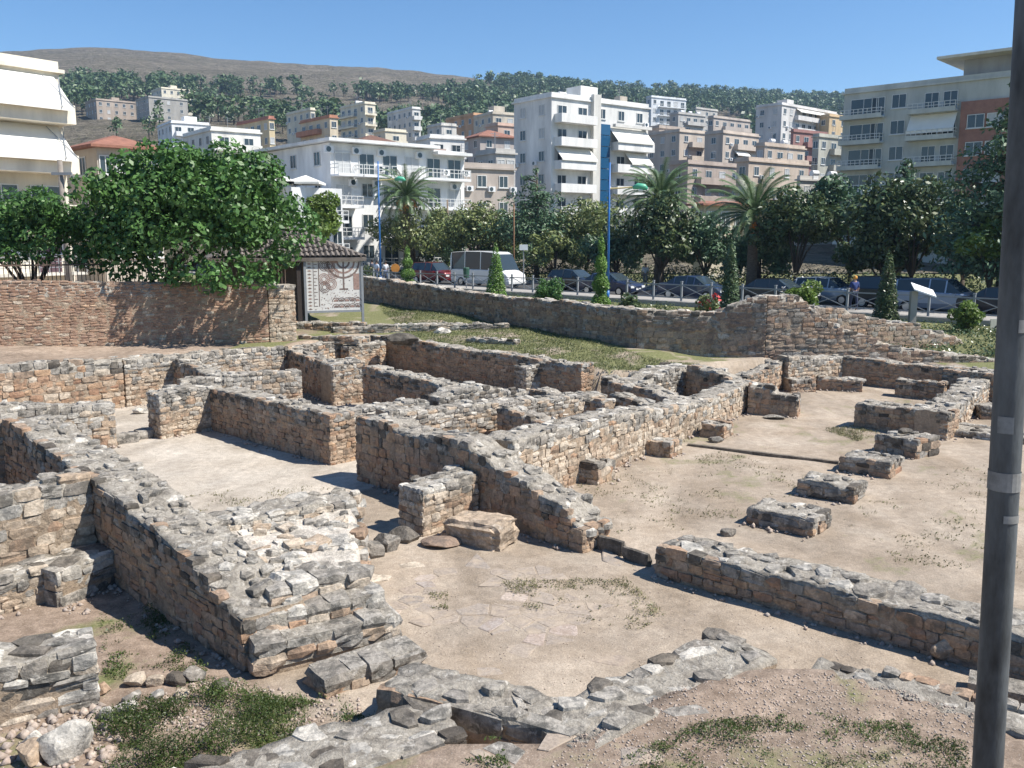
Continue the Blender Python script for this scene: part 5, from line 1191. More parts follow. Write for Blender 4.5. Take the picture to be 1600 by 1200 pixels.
# houses of the hillside
HB = [
 ('unfinished_block', 'brown unfinished concrete block at the edge of the hill', 118, 150, 172, 156, 385, 42, BR, 3, dict()),
 ('unfinished_block', 'grey concrete shell with rows of empty openings on the hill', 176, 232, 248, 152, 375, 42, CO, 3, dict(rc=3, lc=5)),
 ('small_house', 'tiny pale house high among the pines', 243, 252, 263, 138, 440, 40, CR, 2, dict()),
 ('white_block', 'long white apartment block on the slope above the fig tree', 232, 268, 342, 192, 235, 35, WH, 4, dict(rb=[(290, 340, None)])),
 ('white_block', 'white flat roofed block with long balconies behind the fig tree', 283, 330, 419, 204, 150, 38, (0.70, 0.68, 0.62), 4, dict(rb=[(335, 417, None)])),
 ('banded_block', 'yellow block with red balcony bands beside the white block', 384, 420, 441, 186, 195, 42, YE, 5, dict(lb=[(386, 418, None)], trim=(0.42, 0.16, 0.10))),
 ('banded_block', 'cream stepped block with orange balcony bands', 440, 515, 537, 184, 205, 40, (0.62, 0.52, 0.37), 5, dict(lb=[(458, 512, None)], trim=(0.45, 0.19, 0.10))),
 ('white_block', 'low pale penthouse peeping over the banded block', 446, 485, 503, 172, 245, 40, CR, 2, dict()),
 ('cream_block', 'cream tower with jagged stacked balconies below the pines', 500, 570, 594, 162, 265, 40, CR, 6, dict(lb=[(502, 566, None)], rb=[(572, 593, None)], rail='half', tank=2)),
 ('white_tower', 'slim white tower house with a stair turret among the pines', 612, 644, 662, 170, 275, 35, (0.62, 0.61, 0.58), 5, dict(rb=[(648, 661, None)])),
 ('tiled_house', 'house with a dark brown tiled roof behind the hotel', 533, 560, 634, 222, 165, 32, (0.44, 0.36, 0.31), 3, dict(roof='brown')),
 ('tiled_house', 'white flat roofed house with balconies beside the hotel', 655, 672, 728, 216, 150, 28, (0.68, 0.66, 0.62), 4, dict(rb=[(674, 726, None)])),
 ('orange_block', 'orange apartment block with dark square windows', 700, 740, 764, 180, 245, 35, OR, 5, dict()),
 ('cream_block', 'beige block with balconies beside the orange one', 742, 770, 806, 178, 232, 30, BE, 5, dict(rb=[(772, 804, None)], tank=1)),
 ('tiled_house', 'grey house with a red roof edge before the white tower', 725, 750, 806, 212, 172, 30, (0.44, 0.38, 0.34), 4, dict(roof='tile', rb=[(752, 804, [1])])),
 ('cream_block', 'beige block peeping behind the white tower', 938, 962, 984, 160, 305, 35, BE, 5, dict(rb=[(964, 983, None)])),
 ('orange_block', 'narrow salmon block behind the white tower', 978, 990, 1005, 168, 295, 35, PK, 5, dict()),
 ('white_block', 'white terraced block high below the ridge', 1002, 1018, 1062, 152, 330, 30, (0.62, 0.64, 0.66), 5, dict(rb=[(1020, 1060, None)], rail='rail')),
 ('grey_block', 'grey block with a flat roof and washing terraces', 1038, 1060, 1092, 178, 290, 35, GR, 5, dict(rb=[(1062, 1090, None)], tank=3)),
 ('brown_block', 'plain brown block beside the white tower', 1006, 1030, 1062, 200, 215, 35, (0.37, 0.31, 0.26), 7, dict()),
 ('beige_block', 'narrow beige block with a blue awning', 1054, 1062, 1094, 206, 205, 35, (0.50, 0.42, 0.34), 7, dict(rb=[(1068, 1092, None)])),
 ('beige_block', 'broad beige block with a white parapet and awnings', 1092, 1130, 1174, 208, 195, 40, (0.48, 0.40, 0.33), 6, dict(rb=[(1136, 1172, None)], awn=[('R', 1136, 1155, 1, 1.3, 1.0), ('R', 1152, 1172, 3, 1.3, 1.0)])),
 ('tower_block', 'grey white tower block with stacked balconies on the hill', 1168, 1222, 1290, 164, 232, 42, (0.56, 0.54, 0.52), 8, dict(rb=[(1226, 1284, None)], awn=[('R', 1228, 1270, 0, 1.4, 0.8)])),
 ('red_block', 'dark red block below the grey tower block', 1222, 1240, 1278, 206, 205, 35, (0.27, 0.12, 0.10), 6, dict(rb=[(1242, 1260, None)])),
 ('beige_block', 'small beige house with terraces below the tower block', 1170, 1195, 1245, 228, 165, 38, (0.46, 0.37, 0.29), 4, dict(rb=[(1200, 1243, [0, 1])], tank=2)),
 ('grey_block', 'olive grey block between red block and apartments', 1256, 1280, 1310, 214, 175, 35, (0.38, 0.37, 0.31), 6, dict(rb=[(1282, 1308, None)])),
 ('orange_block', 'small ochre block in the gap beside the apartment balconies', 1284, 1296, 1320, 182, 240, 35, (0.55, 0.40, 0.22), 5, dict()),
 ('beige_block', 'low beige block with a blind wall above the palms', 1142, 1170, 1252, 252, 140, 38, (0.47, 0.38, 0.30), 4, dict(rc=4)),
 ('brown_block', 'brown block in shade above the park trees', 1040, 1075, 1150, 256, 150, 40, (0.36, 0.29, 0.24), 4, dict(rb=[(1080, 1148, None)])),
 ('white_block', 'row of pale roofs with water tanks behind the cedar trees', 1235, 1250, 1330, 282, 128, 30, (0.50, 0.47, 0.43), 3, dict(tank=3)),
 ('pink_block', 'dull pink low house behind the hotel roof', 630, 645, 700, 238, 132, 30, (0.45, 0.34, 0.29), 3, dict(rc=3)),
 ('beige_block', 'brownish block stepping up behind the broad beige block', 1096, 1115, 1160, 184, 262, 38, (0.42, 0.36, 0.31), 6, dict(rb=[(1118, 1158, None)])),
 ('grey_block', 'small grey house high on the bare slope', 1076, 1088, 1110, 170, 330, 38, GR, 3, dict()),
 ('white_block', 'pale terraced house above the orange block', 672, 690, 716, 196, 225, 36, (0.56, 0.53, 0.48), 4, dict(rb=[(692, 715, None)])),
 ('beige_block', 'pinkish block above the tiled houses beside the white tower', 760, 778, 806, 196, 205, 36, PK, 5, dict(rb=[(780, 805, None)])),
 ('cream_block', 'cream house half hidden by the hotel roof', 590, 602, 640, 205, 210, 38, CR, 4, dict(rb=[(604, 638, None)])),
 ('white_block', 'pale low house at the foot of the hill beside the apartment house', 128, 160, 240, 245, 110, 46, (0.55, 0.50, 0.43), 3, dict()),
 ('beige_block', 'grey beige block behind the left pine slope houses', 340, 365, 392, 214, 190, 35, (0.52, 0.48, 0.42), 4, dict())]
for nm, lb, u0, uc, u1, vt, d, th, col, n, kw in HB:
    bldg(nm, lb.replace('behind the left pine slope houses', 'between white block and yellow block'), u0, uc, u1, vt, d, th, col, n, **kw)

# ------------------------------------------------------------------ mosaic kiosk
Yk = 33.6; xa, xb = D(475, 450, Yk).x, D(568, 450, Yk).x; z1 = D(520, 404, Yk).z; z0_ = D(520, 491, Yk).z
kk = thing('mosaic_kiosk', 'tiled roof kiosk with a large printed mosaic panel', 'kiosk', (xa, Yk, 1.45), R(20))
kz = lambda z: z - 1.45
mb = MB(); wdt = xb - xa; zt, zb_ = kz(z1), kz(z0_)
mb.span((0.09, -0.02, zb_ + 0.12), (wdt - 0.09, 0.03, zt - 0.04)); M['panel'] = plain('panel_print', (0.66, 0.64, 0.60), 0.6, 0.08, 5); panel = mb.build('mosaic_panel', M['panel'], kk)
mb = MB()
for a, b in (((0, -0.06, -0.1), (0.09, 0.06, zt)), ((wdt - 0.09, -0.06, -0.1), (wdt, 0.06, zt)), ((0.09, -0.05, zt - 0.05), (wdt - 0.09, 0.05, zt)), ((0.09, -0.05, zb_ + 0.04), (wdt - 0.09, 0.05, zb_ + 0.12))): mb.span(a, b)
mb.build('panel_frame', M['metal_grey'], kk)
INK = plain('mosaic_brown', (0.20, 0.15, 0.13), 0.7, 0.25, 12); INK2 = plain('mosaic_red', (0.36, 0.24, 0.20), 0.7, 0.25, 12)
def ring(mb, cx, cz, r0, r1, a0=0, a1=2 * math.pi, n=28, mi=0):
    P = []; 
    for i in range(n + 1):
        a = a0 + (a1 - a0) * i / n; P += [(cx + r0 * math.cos(a), -0.024, cz + r0 * math.sin(a)), (cx + r1 * math.cos(a), -0.024, cz + r1 * math.sin(a))]
    mb.add(P, [(2 * i, 2 * i + 1, 2 * i + 3, 2 * i + 2) for i in range(n)], mi)
mz = MB(); Wd, Hd = wdt - 0.18, zt - 0.04 - zb_ - 0.12; ox, oz = 0.09, zb_ + 0.12
# seven-armed lamp: nested half rings and a stem; chain of rings; scales; borders
for i, r in enumerate((0.10, 0.20, 0.30)): ring(mz, ox + Wd * 0.68, oz + Hd * 0.95, r * Wd / 1.1 + 0.0, r * Wd / 1.1 + 0.07, math.pi, 2 * math.pi, 20, i % 2)
mz.span((ox + Wd * 0.665, -0.0245, oz + Hd * 0.42), (ox + Wd * 0.695, -0.0235, oz + Hd * 0.95)); mz.span((ox + Wd * 0.60, -0.0245, oz + Hd * 0.40), (ox + Wd * 0.76, -0.0235, oz + Hd * 0.43))
for i, (fx, fz) in enumerate([(0.34, 0.88), (0.32, 0.62), (0.33, 0.46), (0.45, 0.52), (0.43, 0.86), (0.50, 0.72)]):
    for r in (0.035, 0.062, 0.09): ring(mz, ox + Wd * fx, oz + Hd * fz, r * Wd, r * Wd + 0.03, mi=i % 2)
for i in range(5):
    for j in range(2): ring(mz, ox + Wd * (0.53 + 0.1 * i), oz + Hd * (0.05 + 0.12 * j), 0.0, 0.045 * Wd, 0, math.pi, 10, (i + j) % 2); ring(mz, ox + Wd * (0.53 + 0.1 * i), oz + Hd * (0.05 + 0.12 * j), 0.06 * Wd, 0.075 * Wd, 0, math.pi, 12, 0)
for i in range(14):
    z = oz + Hd * (0.03 + 0.068 * i); mz.add([(ox + Wd * 0.02, -0.024, z), (ox + Wd * 0.06, -0.024, z - 0.03), (ox + Wd * 0.10, -0.024, z), (ox + Wd * 0.06, -0.024, z + 0.04)], [(0, 1, 2, 3)], i % 2)
    mz.span((ox + Wd * 0.14, -0.0245, z - 0.03), (ox + Wd * (0.20 if i % 2 else 0.17), -0.0235, z - 0.005))
mz.span((ox + Wd * 0.125, -0.0245, oz + Hd * 0.08), (ox + Wd * 0.135, -0.0235, oz + Hd * 0.98)); mz.span((ox + Wd * 0.22, -0.0245, oz + Hd * 0.08), (ox + Wd * 0.235, -0.0235, oz + Hd * 0.98))
rgm = random.Random(4)
for i in range(190):
    fx, fz = rgm.uniform(0.25, 0.97), rgm.uniform(0.02, 0.36) if i < 120 else rgm.uniform(0.36, 0.95); mz.span((ox + Wd * fx, -0.0245, oz + Hd * fz), (ox + Wd * fx + rgm.uniform(.01, .05), -0.0235, oz + Hd * fz + rgm.uniform(.01, .03)), rgm.randrange(2))
mz.span((ox + Wd * 0.86, -0.0245, oz + Hd * 0.4), (ox + Wd * 0.97, -0.0235, oz + Hd * 0.72), 1); mz.span((ox + Wd * 0.45, -0.0245, oz + Hd * 0.92), (ox + Wd * 0.58, -0.0235, oz + Hd * 0.99), 1)
mz.build('mosaic_print', [INK, INK2], panel)
ev = zt + 0.02; X0, X1, Y0, Y1 = -3.4, wdt + 0.12, -0.14, 4.8; apx = ((X0 + X1) / 2, (Y0 + Y1) / 2, ev + 1.25)
M['ktile'] = plain('weathered_tile', (0.17, 0.145, 0.125), 0.9, 0.3, 3, 0.3)
mb = MB(); b = [(X0, Y0, ev), (X1, Y0, ev), (X1, Y1, ev), (X0, Y1, ev)]; mb.add(b + [apx] + [(p_[0], p_[1], ev - 0.12) for p_ in b], [(0, 1, 4), (1, 2, 4), (2, 3, 4), (3, 0, 4), (5, 6, 1, 0), (6, 7, 2, 1), (7, 8, 3, 2), (8, 5, 0, 3), (8, 7, 6, 5)]); rf = mb.build('roof', M['ktile'], kk)
tb = MB()
def rows(a, b_, nrow):
    for i in range(nrow):
        f = (i + 0.5) / nrow; e = Vector(a).lerp(Vector(b_), f); m = (Vector(a) + Vector(b_)) / 2; up = Vector(apx)
        q = 1 - abs(2 * f - 1); t = e + (up - m) * q * 0.97
        n_ = max(1, int((t - e).length / 0.34))
        for k in range(n_):
            p0_, p1_ = e.lerp(t, k / n_), e.lerp(t, (k + 1.08) / n_); tb.tube([p0_ + Vector((0, 0, 0.035)), p1_ + Vector((0, 0, 0.005))], [0.085, 0.07], 6, cap=False)
rows(b[0], b[1], 30); rows(b[1], b[2], 26)
o = tb.build('roof_tiles', M['ktile'], rf); o['kind'] = 'stuff'
for x, y in ((-0.15, 0.0), (-2.9, 0.0), (wdt - 1.9, 4.3), (-2.9, 4.4)):
    mb = MB(); mb.span((x - 0.1, y, -0.1), (x + 0.1, y + 0.2, ev - 0.1)); mb.build('post', plain('dark_post', (0.05, 0.04, 0.035), 0.9), kk)
mb = MB(); mb.span((-2.8, 4.2, 0), (wdt - 1.7, 4.35, ev - 0.12)); mb.build('rear_wall', plain('kiosk_wall', (0.16, 0.12, 0.10), 0.9), kk)
W('low_wall', 'stone plinth below the mosaic panel', (xa - 0.4, Yk - 0.3), (xb + 0.05, Yk - 0.3), 0.5, [(0, 0.4), (1, 0.38)], z0=1.2, pal='ochre', faces=F1, cat='plinth', rag=0.02)

# ------------------------------------------------------------------ street furniture
fc = thing('street_fence', 'grey metal railing with crossed bars along the road', 'fence', (*on(800, 62.4), 1.03), R(-45))
fp = MB(); fp.span((-0.05, -0.05, 0), (0.05, 0.05, 1.12)); fp.box((0, 0, 1.14), (0.13, 0.13, 0.05)); fpm = fp.mesh('post', M['metal_grey'])
pn = MB(); PL = 2.0
for z in (0.2, 0.95): pn.span((0.05, -0.02, z - 0.03), (PL - 0.05, 0.02, z + 0.03))
pn.tube([(0.06, 0.012, 0.22), (PL - 0.06, 0.012, 0.93)], 0.024, 5); pn.tube([(0.06, -0.012, 0.93), (PL - 0.06, -0.012, 0.22)], 0.024, 5); pnm = pn.mesh('panel', M['metal_grey'])
for i in range(-9, 17):
    if i in (4,): continue
    o = obj('post', fpm, fc); o.location = (i * PL, 0, 0); o = obj('crossed_panel', pnm, fc); o.location = (i * PL, 0, 0)
def lamp_post(label, u, S, vtop, arm=1):
    p = on(u, S); zt = D(u, vtop, p.y).z; t = thing('street_lamp', label, 'street lamp', (p.x, p.y, 0.95)); H = zt - 0.95
    mb = MB(); mb.tube([(0, 0, 0), (0, 0, H * 0.5), (0, 0, H)], [0.085, 0.07, 0.05], 10); mb.tube([(0, 0, 0), (0, 0, 0.5)], 0.12, 10); mb.build('pole', M['metal_blue'], t, True)
    mb = MB(); mb.tube([(0, 0, H - 1.55), (0.7, -0.1, H - 1.52), (1.5, -0.2, H - 1.45)], [0.05, 0.045, 0.04], 8); mb.build('arm', plain('yellow_arm', (0.62, 0.50, 0.25), 0.5), t)
    mb = MB(); mb.tube([(1.4, -0.19, H - 1.5), (1.7, -0.2, H - 1.42), (2.1, -0.25, H - 1.48), (2.3, -0.27, H - 1.58)], [0.1, 0.2, 0.2, 0.06], 10); mb.build('lamp_head', [plain('green_shade', (0.10, 0.42, 0.26), 0.4)], t, True)
    mb = MB(); mb.tube([(1.75, -0.21, H - 1.62), (2.0, -0.24, H - 1.66)], [0.14, 0.12], 8); mb.build('lamp_glass', M['lamp_glass'], t)
lamp_post('tall blue street lamp by the kiosk and the topiary', 596, 65.6, 252)
lamp_post('tall blue street lamp beside the spiral conifer', 949, 61.9, 254)
def simple_pole(name, label, u, S, vtop, r, mat, z0=0.9, cat='pole'):
    p = on(u, S); zt = D(u, vtop, p.y).z; t = thing(name, label, cat, (p.x, p.y, z0)); mb = MB(); mb.tube([(0, 0, -0.2), (0, 0, (zt - z0) / 2), (0, 0, zt - z0)], [r, r * 0.85, r * 0.7], 8); mb.build('shaft', mat, t, True); return t, zt - z0
t, h_ = simple_pole('lamp_mast', 'thin rusty lamp mast in front of the cedar', 803, 70, 318, 0.07, plain('rust', (0.20, 0.11, 0.06), 0.9))
mb = MB(); mb.tube([(0, 0, h_ - 0.1), (0.5, 0, h_ + 0.25), (1.2, 0, h_ + 0.3)], [0.05, 0.04, 0.03], 6); mb.build('arm', M['metal_grey'], t)
t, h_ = simple_pole('utility_pole', 'grey wooden utility pole beside the apartment house', 112, 20.7, 250, 0.16, plain('old_pole', (0.24, 0.21, 0.18), 0.9, 0.2, 6), 1.3)
mb = MB(); mb.box((0.1, -0.1, h_ - 0.6), (0.9, 0.1, 0.12)); mb.build('crossbar', M['metal_grey'], t)
t, h_ = simple_pole('utility_pole', 'short grey pole behind the red roofed shed', 158, 45, 238, 0.12, plain('grey_pole', (0.30, 0.28, 0.25), 0.9), 1.0)
t, h_ = simple_pole('utility_pole', 'bare brown pole against the white hotel', 701, 84, 312, 0.12, plain('brown_pole', (0.20, 0.15, 0.11), 0.9), 0.9)
# lamp pole close to the viewer
pb, pt = D(1543, 1200, 4.6), D(1612, 0, 4.6); dr = (pt - pb).normalized(); p0_ = pb - dr * ((pb.z - 0.40) / dr.z)
lp = thing('lamp_pole', 'dark blue grey steel lamp pole rising at the edge of the ruins', 'lamp pole', tuple(p0_))
M['pole_paint'] = plain('worn_pole_paint', (0.085, 0.095, 0.10), 0.6, 0.6, 5, 0.15, stretch=(1, 1, 0.3))
mb = MB(); mb.tube([dr * t for t in (0, 1.5, 3, 5, 8)], [0.080, 0.078, 0.076, 0.073, 0.068], 24); mb.build('shaft', M['pole_paint'], lp, True)
mb = MB(); mb.tube([dr * 0, dr * 0.05], 0.2, 16); mb.build('base_plate', M['pole_paint'], lp)
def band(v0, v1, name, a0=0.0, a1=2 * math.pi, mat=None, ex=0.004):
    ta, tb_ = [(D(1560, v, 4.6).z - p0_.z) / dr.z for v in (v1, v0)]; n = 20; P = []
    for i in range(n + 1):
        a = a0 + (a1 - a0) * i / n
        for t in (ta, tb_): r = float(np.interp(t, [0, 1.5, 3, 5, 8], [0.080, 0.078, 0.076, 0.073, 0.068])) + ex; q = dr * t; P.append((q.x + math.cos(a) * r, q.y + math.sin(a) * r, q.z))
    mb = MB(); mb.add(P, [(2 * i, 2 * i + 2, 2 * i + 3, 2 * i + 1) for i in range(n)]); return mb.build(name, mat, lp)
POLE_MARK = plain('pole_mark', (0.24, 0.24, 0.23), 0.9, 0.3, 9)  # plain grey for the ring and the short patches on the shaft
band(735, 764, 'painted_reflection', mat=POLE_MARK); band(498, 518, 'pale_patch', -1.75, -0.3, POLE_MARK); band(648, 674, 'pale_patch', 3.6, 4.6, plain('grey_pole_mark', (0.22, 0.23, 0.23), 0.9, 0.3, 9)); band(800, 812, 'pale_patch', 4.3, 5.6, POLE_MARK)  # full ring paints a reflection as a lighter band round the shaft
# concrete beam beside the pole
bm_a, bm_b = G(1512, 1078, 0.0), G(1690, 1118, 0.0); mb = MB(); cc = (bm_a + bm_b) / 2; mb.box((cc.x, cc.y, 0.06), ((bm_b - bm_a).length, 0.34, 0.2), math.atan2((bm_b - bm_a).y, (bm_b - bm_a).x)); tag(mb.build('concrete_beam', M['top']), 'pale concrete beam lying behind the lamp pole', 'beam')
# information board, small sign, litter bin, road sign
p = on(1426, 56); zb = gz(p.x, p.y); t = thing('information_board', 'tilted white information board on a pale post', 'information board', (p.x, p.y, zb)); hh = D(1430, 455, p.y).z - zb
mb = MB(); mb.box((0, 0, hh / 2), (0.28, 0.2, hh)); mb.build('post', M['concrete'], t)
mb = MB(); mb.add([(-0.15, -0.35, hh + 0.12), (0.75, -0.5, hh - 0.2), (0.85, 0.1, hh + 0.05), (-0.05, 0.25, hh + 0.37), (-0.15, -0.35, hh + 0.06), (0.75, -0.5, hh - 0.26), (0.85, 0.1, hh - 0.01), (-0.05, 0.25, hh + 0.31)], [(0, 1, 2, 3), (7, 6, 5, 4), (4, 5, 1, 0), (5, 6, 2, 1), (6, 7, 3, 2), (7, 4, 0, 3)]); mb.build('board', M['white_paint'], t)
p = D(1557, 512, 38); t = thing('small_sign', 'small cream sign with a black hook mark beside the pole', 'sign', (p.x, p.y, gz(p.x, p.y))); hh = p.z - gz(p.x, p.y)
mb = MB(); mb.box((0, 0, hh), (0.55, 0.04, 0.75)); mb.build('sign_plate', plain('cream_sign', (0.62, 0.58, 0.48), 0.7), t); mb = MB(); mb.span((-0.03, 0.02, -0.2), (0.03, 0.06, hh)); mb.build('post', M['metal_grey'], t)
mb = MB()
for i in range(10): a = 0.6 + i * 0.35; mb.box((0.05 + 0.13 * math.cos(a), -0.024, hh - 0.05 + 0.13 * math.sin(a)), (0.06, 0.004, 0.06))
mb.build('mark', plain('black_mark', (0.02, 0.02, 0.02), 0.8), t)
p = on(729, 62.9); t = thing('litter_bin', 'dark green litter bin on the railing in front of the minibus', 'bin', (p.x, p.y, 1.03)); mb = MB(); mb.tube([(0, 0, 0.75), (0, 0, 0.8), (0, 0, 1.45), (0, 0, 1.5)], [0.14, 0.2, 0.24, 0.2], 12); mb.build('bucket', plain('bin_green', (0.03, 0.09, 0.06), 0.6), t); mb = MB(); mb.tube([(0, 0, 0), (0, 0, 1.2)], 0.04, 6); mb.build('post', M['metal_grey'], t)
p = on(619, 64); t = thing('road_sign', 'round orange sign beside the topiary', 'sign', (p.x, p.y, 1.03)); mb = MB(); mb.tube([(0, -0.03, 1.2), (0, 0.03, 1.2)], 0.36, 16); mb.build('disc', plain('orange_sign', (0.62, 0.26, 0.05), 0.6), t); mb = MB(); mb.tube([(0, 0.06, 0), (0, 0.06, 1.6)], 0.04, 6); mb.build('post', M['metal_grey'], t)
p = on(818, 66); t = thing('road_sign', 'small pale plate on a thin post beside the cedar trunk', 'sign', (p.x, p.y, 1.0)); mb = MB(); mb.box((0, 0, 3.0), (0.6, 0.03, 0.4)); mb.build('plate', M['white_paint'], t); mb = MB(); mb.tube([(0, 0.04, 0), (0, 0.04, 3.1)], 0.035, 6); mb.build('post', M['metal_grey'], t)
# garden railing and gate behind the brick wall
rl = thing('garden_railing', 'rusty garden railing behind the brick wall under the trees', 'railing', (-16.4, 27.4, 1.5), math.atan2(4.9, 9.4))
mb = MB()
for z in (0.6, 2.35): mb.span((0, -0.02, z), (9.6, 0.02, z + 0.05))
mb.build('rail', plain('rusty_iron', (0.16, 0.11, 0.08), 0.9), rl)
br = MB(); br.span((-0.012, -0.012, 0), (0.012, 0.012, 2.5)); brm = br.mesh('bar', bpy.data.materials['rusty_iron'])
for i in range(80): o = obj('bar', brm, rl); o.location = (i * 0.12, 0, 0)

# ------------------------------------------------------------------ vehicles
def car(name, label, u, S, col, stations, w=1.75, roofw=0.62, wheels=(-1.35, 1.4), wr=0.31, cat='car', flip=False, z=0.90, metal=0.3, zlow=0.28):
    p = on(u, S); root = thing(name, label, cat, (p.x, p.y, z), R(-45) + (math.pi if flip else 0))
    m, nt, b = new_mat('car_paint'); b.inputs['Base Color'].default_value = (*col, 1); b.inputs['Metallic'].default_value = metal; b.inputs['Roughness'].default_value = 0.3; b.inputs['Coat Weight'].default_value = 0.5
    hw = w / 2; V = []
    for x, zb, zr in stations:
        up = zr > zb + 0.12; tp = hw * roofw / 0.62 * 0.74 if up else hw * 0.86; e = 0.90 if abs(x) > abs(stations[0][0]) - 0.12 else 1.0
        prof = [(hw * 0.92 * e, zlow), (hw * e, zlow + 0.25), (hw * 0.985 * e, zb - 0.05), (hw * 0.93 * e, zb), (tp if up else hw * 0.86 * e, zr if up else zb + 0.015), (tp * 0.8 if up else hw * 0.5, zr + (0.035 if up else 0.03))]
        V.append([(x, -y, z_) for y, z_ in prof] + [(x, y, z_) for y, z_ in prof[::-1]])
    NP = 12; parts = {'body': MB(), 'side_window': MB(), 'windscreen': MB(), 'rear_window': MB()}
    for i in range(len(stations) - 1):
        s0, s1 = stations[i], stations[i + 1]; g0, g1 = s0[2] - s0[1], s1[2] - s1[1]
        for j in range(NP):
            j2 = (j + 1) % NP; q = (V[i][j], V[i + 1][j], V[i + 1][j2], V[i][j2]); key = 'body'
            if j in (3, 7) and max(g0, g1) > 0.25: key = 'side_window'
            if j in (4, 5, 6) and abs(g1 - g0) > 0.2: key = 'windscreen' if g1 < g0 else 'rear_window'
            parts[key].quad(*q)
    parts['body'].add(V[0], [tuple(range(NP))]); parts['body'].add(V[-1], [tuple(range(NP - 1, -1, -1))])
    for k, mb in parts.items():
        if mb.v: mb.build(k, m if k == 'body' else M['glass'], root, k == 'body')
    for x in [s_[0] for s_ in stations if s_[2] - s_[1] > 0.25]:
        zr = [s_ for s_ in stations if s_[0] == x][0]; pl = MB()
        for sg in (-1, 1): pl.tube([(x, sg * hw * 0.935, zr[1] - 0.02), (x, sg * (hw * roofw / 0.62 * 0.745), zr[2])], 0.035, 5)
        pl.build('pillar', m, root)
    wm = MB(); wm.tube([(0, -0.1, 0), (0, 0.1, 0)], wr, 18); wme = wm.mesh('tyre', M['tyre']); rm = MB(); rm.tube([(0, -0.112, 0), (0, 0.112, 0)], wr * 0.6, 12); rme = rm.mesh('rim', M['chrome'])
    for x in wheels:
        for sg in (-1, 1):
            o = obj('wheel', wme, root); o.location = (x, sg * (hw - 0.1), wr); obj('rim', rme, o)
    xf = stations[-1][0]; zf = stations[-1][1]
    for sg in (-1, 1):
        hl = MB(); hl.box((xf - 0.06, sg * hw * 0.66, zf + 0.0), (0.16, 0.34, 0.15)); hl.build('headlight', M['lamp_glass'], root)
        tl = MB(); tl.box((stations[0][0] + 0.05, sg * hw * 0.7, stations[0][1] - 0.12), (0.14, 0.3, 0.16)); tl.build('tail_light', bpy.data.materials.get('tail_red') or plain('tail_red', (0.4, 0.02, 0.02), 0.4), root)
        mr = MB(); mr.box((xf * 0.42, sg * (hw + 0.08), 1.0 if stations[3][2] < 1.8 else 1.4), (0.12, 0.18, 0.14)); mr.build('mirror', m, root)
    bp = MB(); bp.box((xf + 0.01, 0, zlow + 0.17), (0.1, w * 0.9, 0.2)); bp.build('bumper', m, root)
    np_ = MB(); np_.box((xf + 0.065, 0, zlow + 0.2), (0.02, 0.5, 0.11)); np_.build('number_plate', M['white_paint'], root)
    return root
SED = [(-2.3, 0.82, 0.82), (-2.2, 0.96, 0.96), (-1.6, 1.0, 1.02), (-1.0, 0.99, 1.40), (-0.1, 0.97, 1.45), (0.45, 0.95, 1.41), (1.2, 0.95, 0.97), (2.1, 0.80, 0.80), (2.3, 0.62, 0.62)]
HAT = [(-1.95, 0.80, 0.82), (-1.85, 1.0, 1.05), (-1.5, 1.0, 1.45), (-0.3, 0.98, 1.52), (0.5, 0.96, 1.46), (1.25, 0.96, 0.98), (1.9, 0.8, 0.8), (2.05, 0.62, 0.62)]
SUV = [(-2.3, 0.9, 0.95), (-2.22, 1.12, 1.2), (-1.95, 1.12, 1.66), (-0.3, 1.1, 1.74), (0.5, 1.08, 1.68), (1.25, 1.06, 1.1), (2.2, 0.92, 0.92), (2.35, 0.7, 0.7)]
BUS = [(-3.3, 1.25, 2.4), (-3.22, 1.32, 2.62), (-1.6, 1.35, 2.72), (0.2, 1.35, 2.72), (1.55, 1.33, 2.66), (1.85, 1.3, 2.5), (2.55, 1.28, 1.32), (3.1, 1.05, 1.05), (3.25, 0.7, 0.7)]
car('minibus', 'white minibus on the road behind the cone conifer', 762, 68.6, (0.72, 0.72, 0.70), BUS, 2.05, 0.72, (-2.0, 2.15), 0.36, 'minibus', metal=0.0)
car('parked_car', 'dark red car behind the tiered topiary', 680, 69.5, (0.16, 0.012, 0.015), SUV, 1.85)
car('parked_car', 'dark blue saloon behind the spiral conifer', 953, 67.2, (0.02, 0.03, 0.07), SED)
car('parked_car', 'black hatchback between round shrub and spiral conifer', 895, 70.0, (0.012, 0.014, 0.018), HAT)
car('parked_car', 'dark blue saloon beside the column conifer', 1084, 67.4, (0.025, 0.04, 0.085), SED)
car('parked_car', 'black car half hidden behind the white flowering shrub', 1212, 67.6, (0.012, 0.014, 0.02), SED)
car('parked_car', 'silver blue people carrier behind the information board', 1468, 67.8, (0.25, 0.30, 0.38), SUV, 1.85)
car('parked_car', 'black van like car beside the pointed conifer', 1395, 69.5, (0.015, 0.016, 0.02), SUV, 1.85)
car('parked_car', 'pale car in the shade by the flowering shrub', 1288, 71.0, (0.30, 0.36, 0.42), HAT)
car('parked_car', 'white car parked beyond the kiosk roof', 553, 74, (0.7, 0.7, 0.7), SUV, 1.85)
car('parked_car', 'dark car at the edge behind the lamp pole', 1580, 67.6, (0.02, 0.022, 0.03), SED)

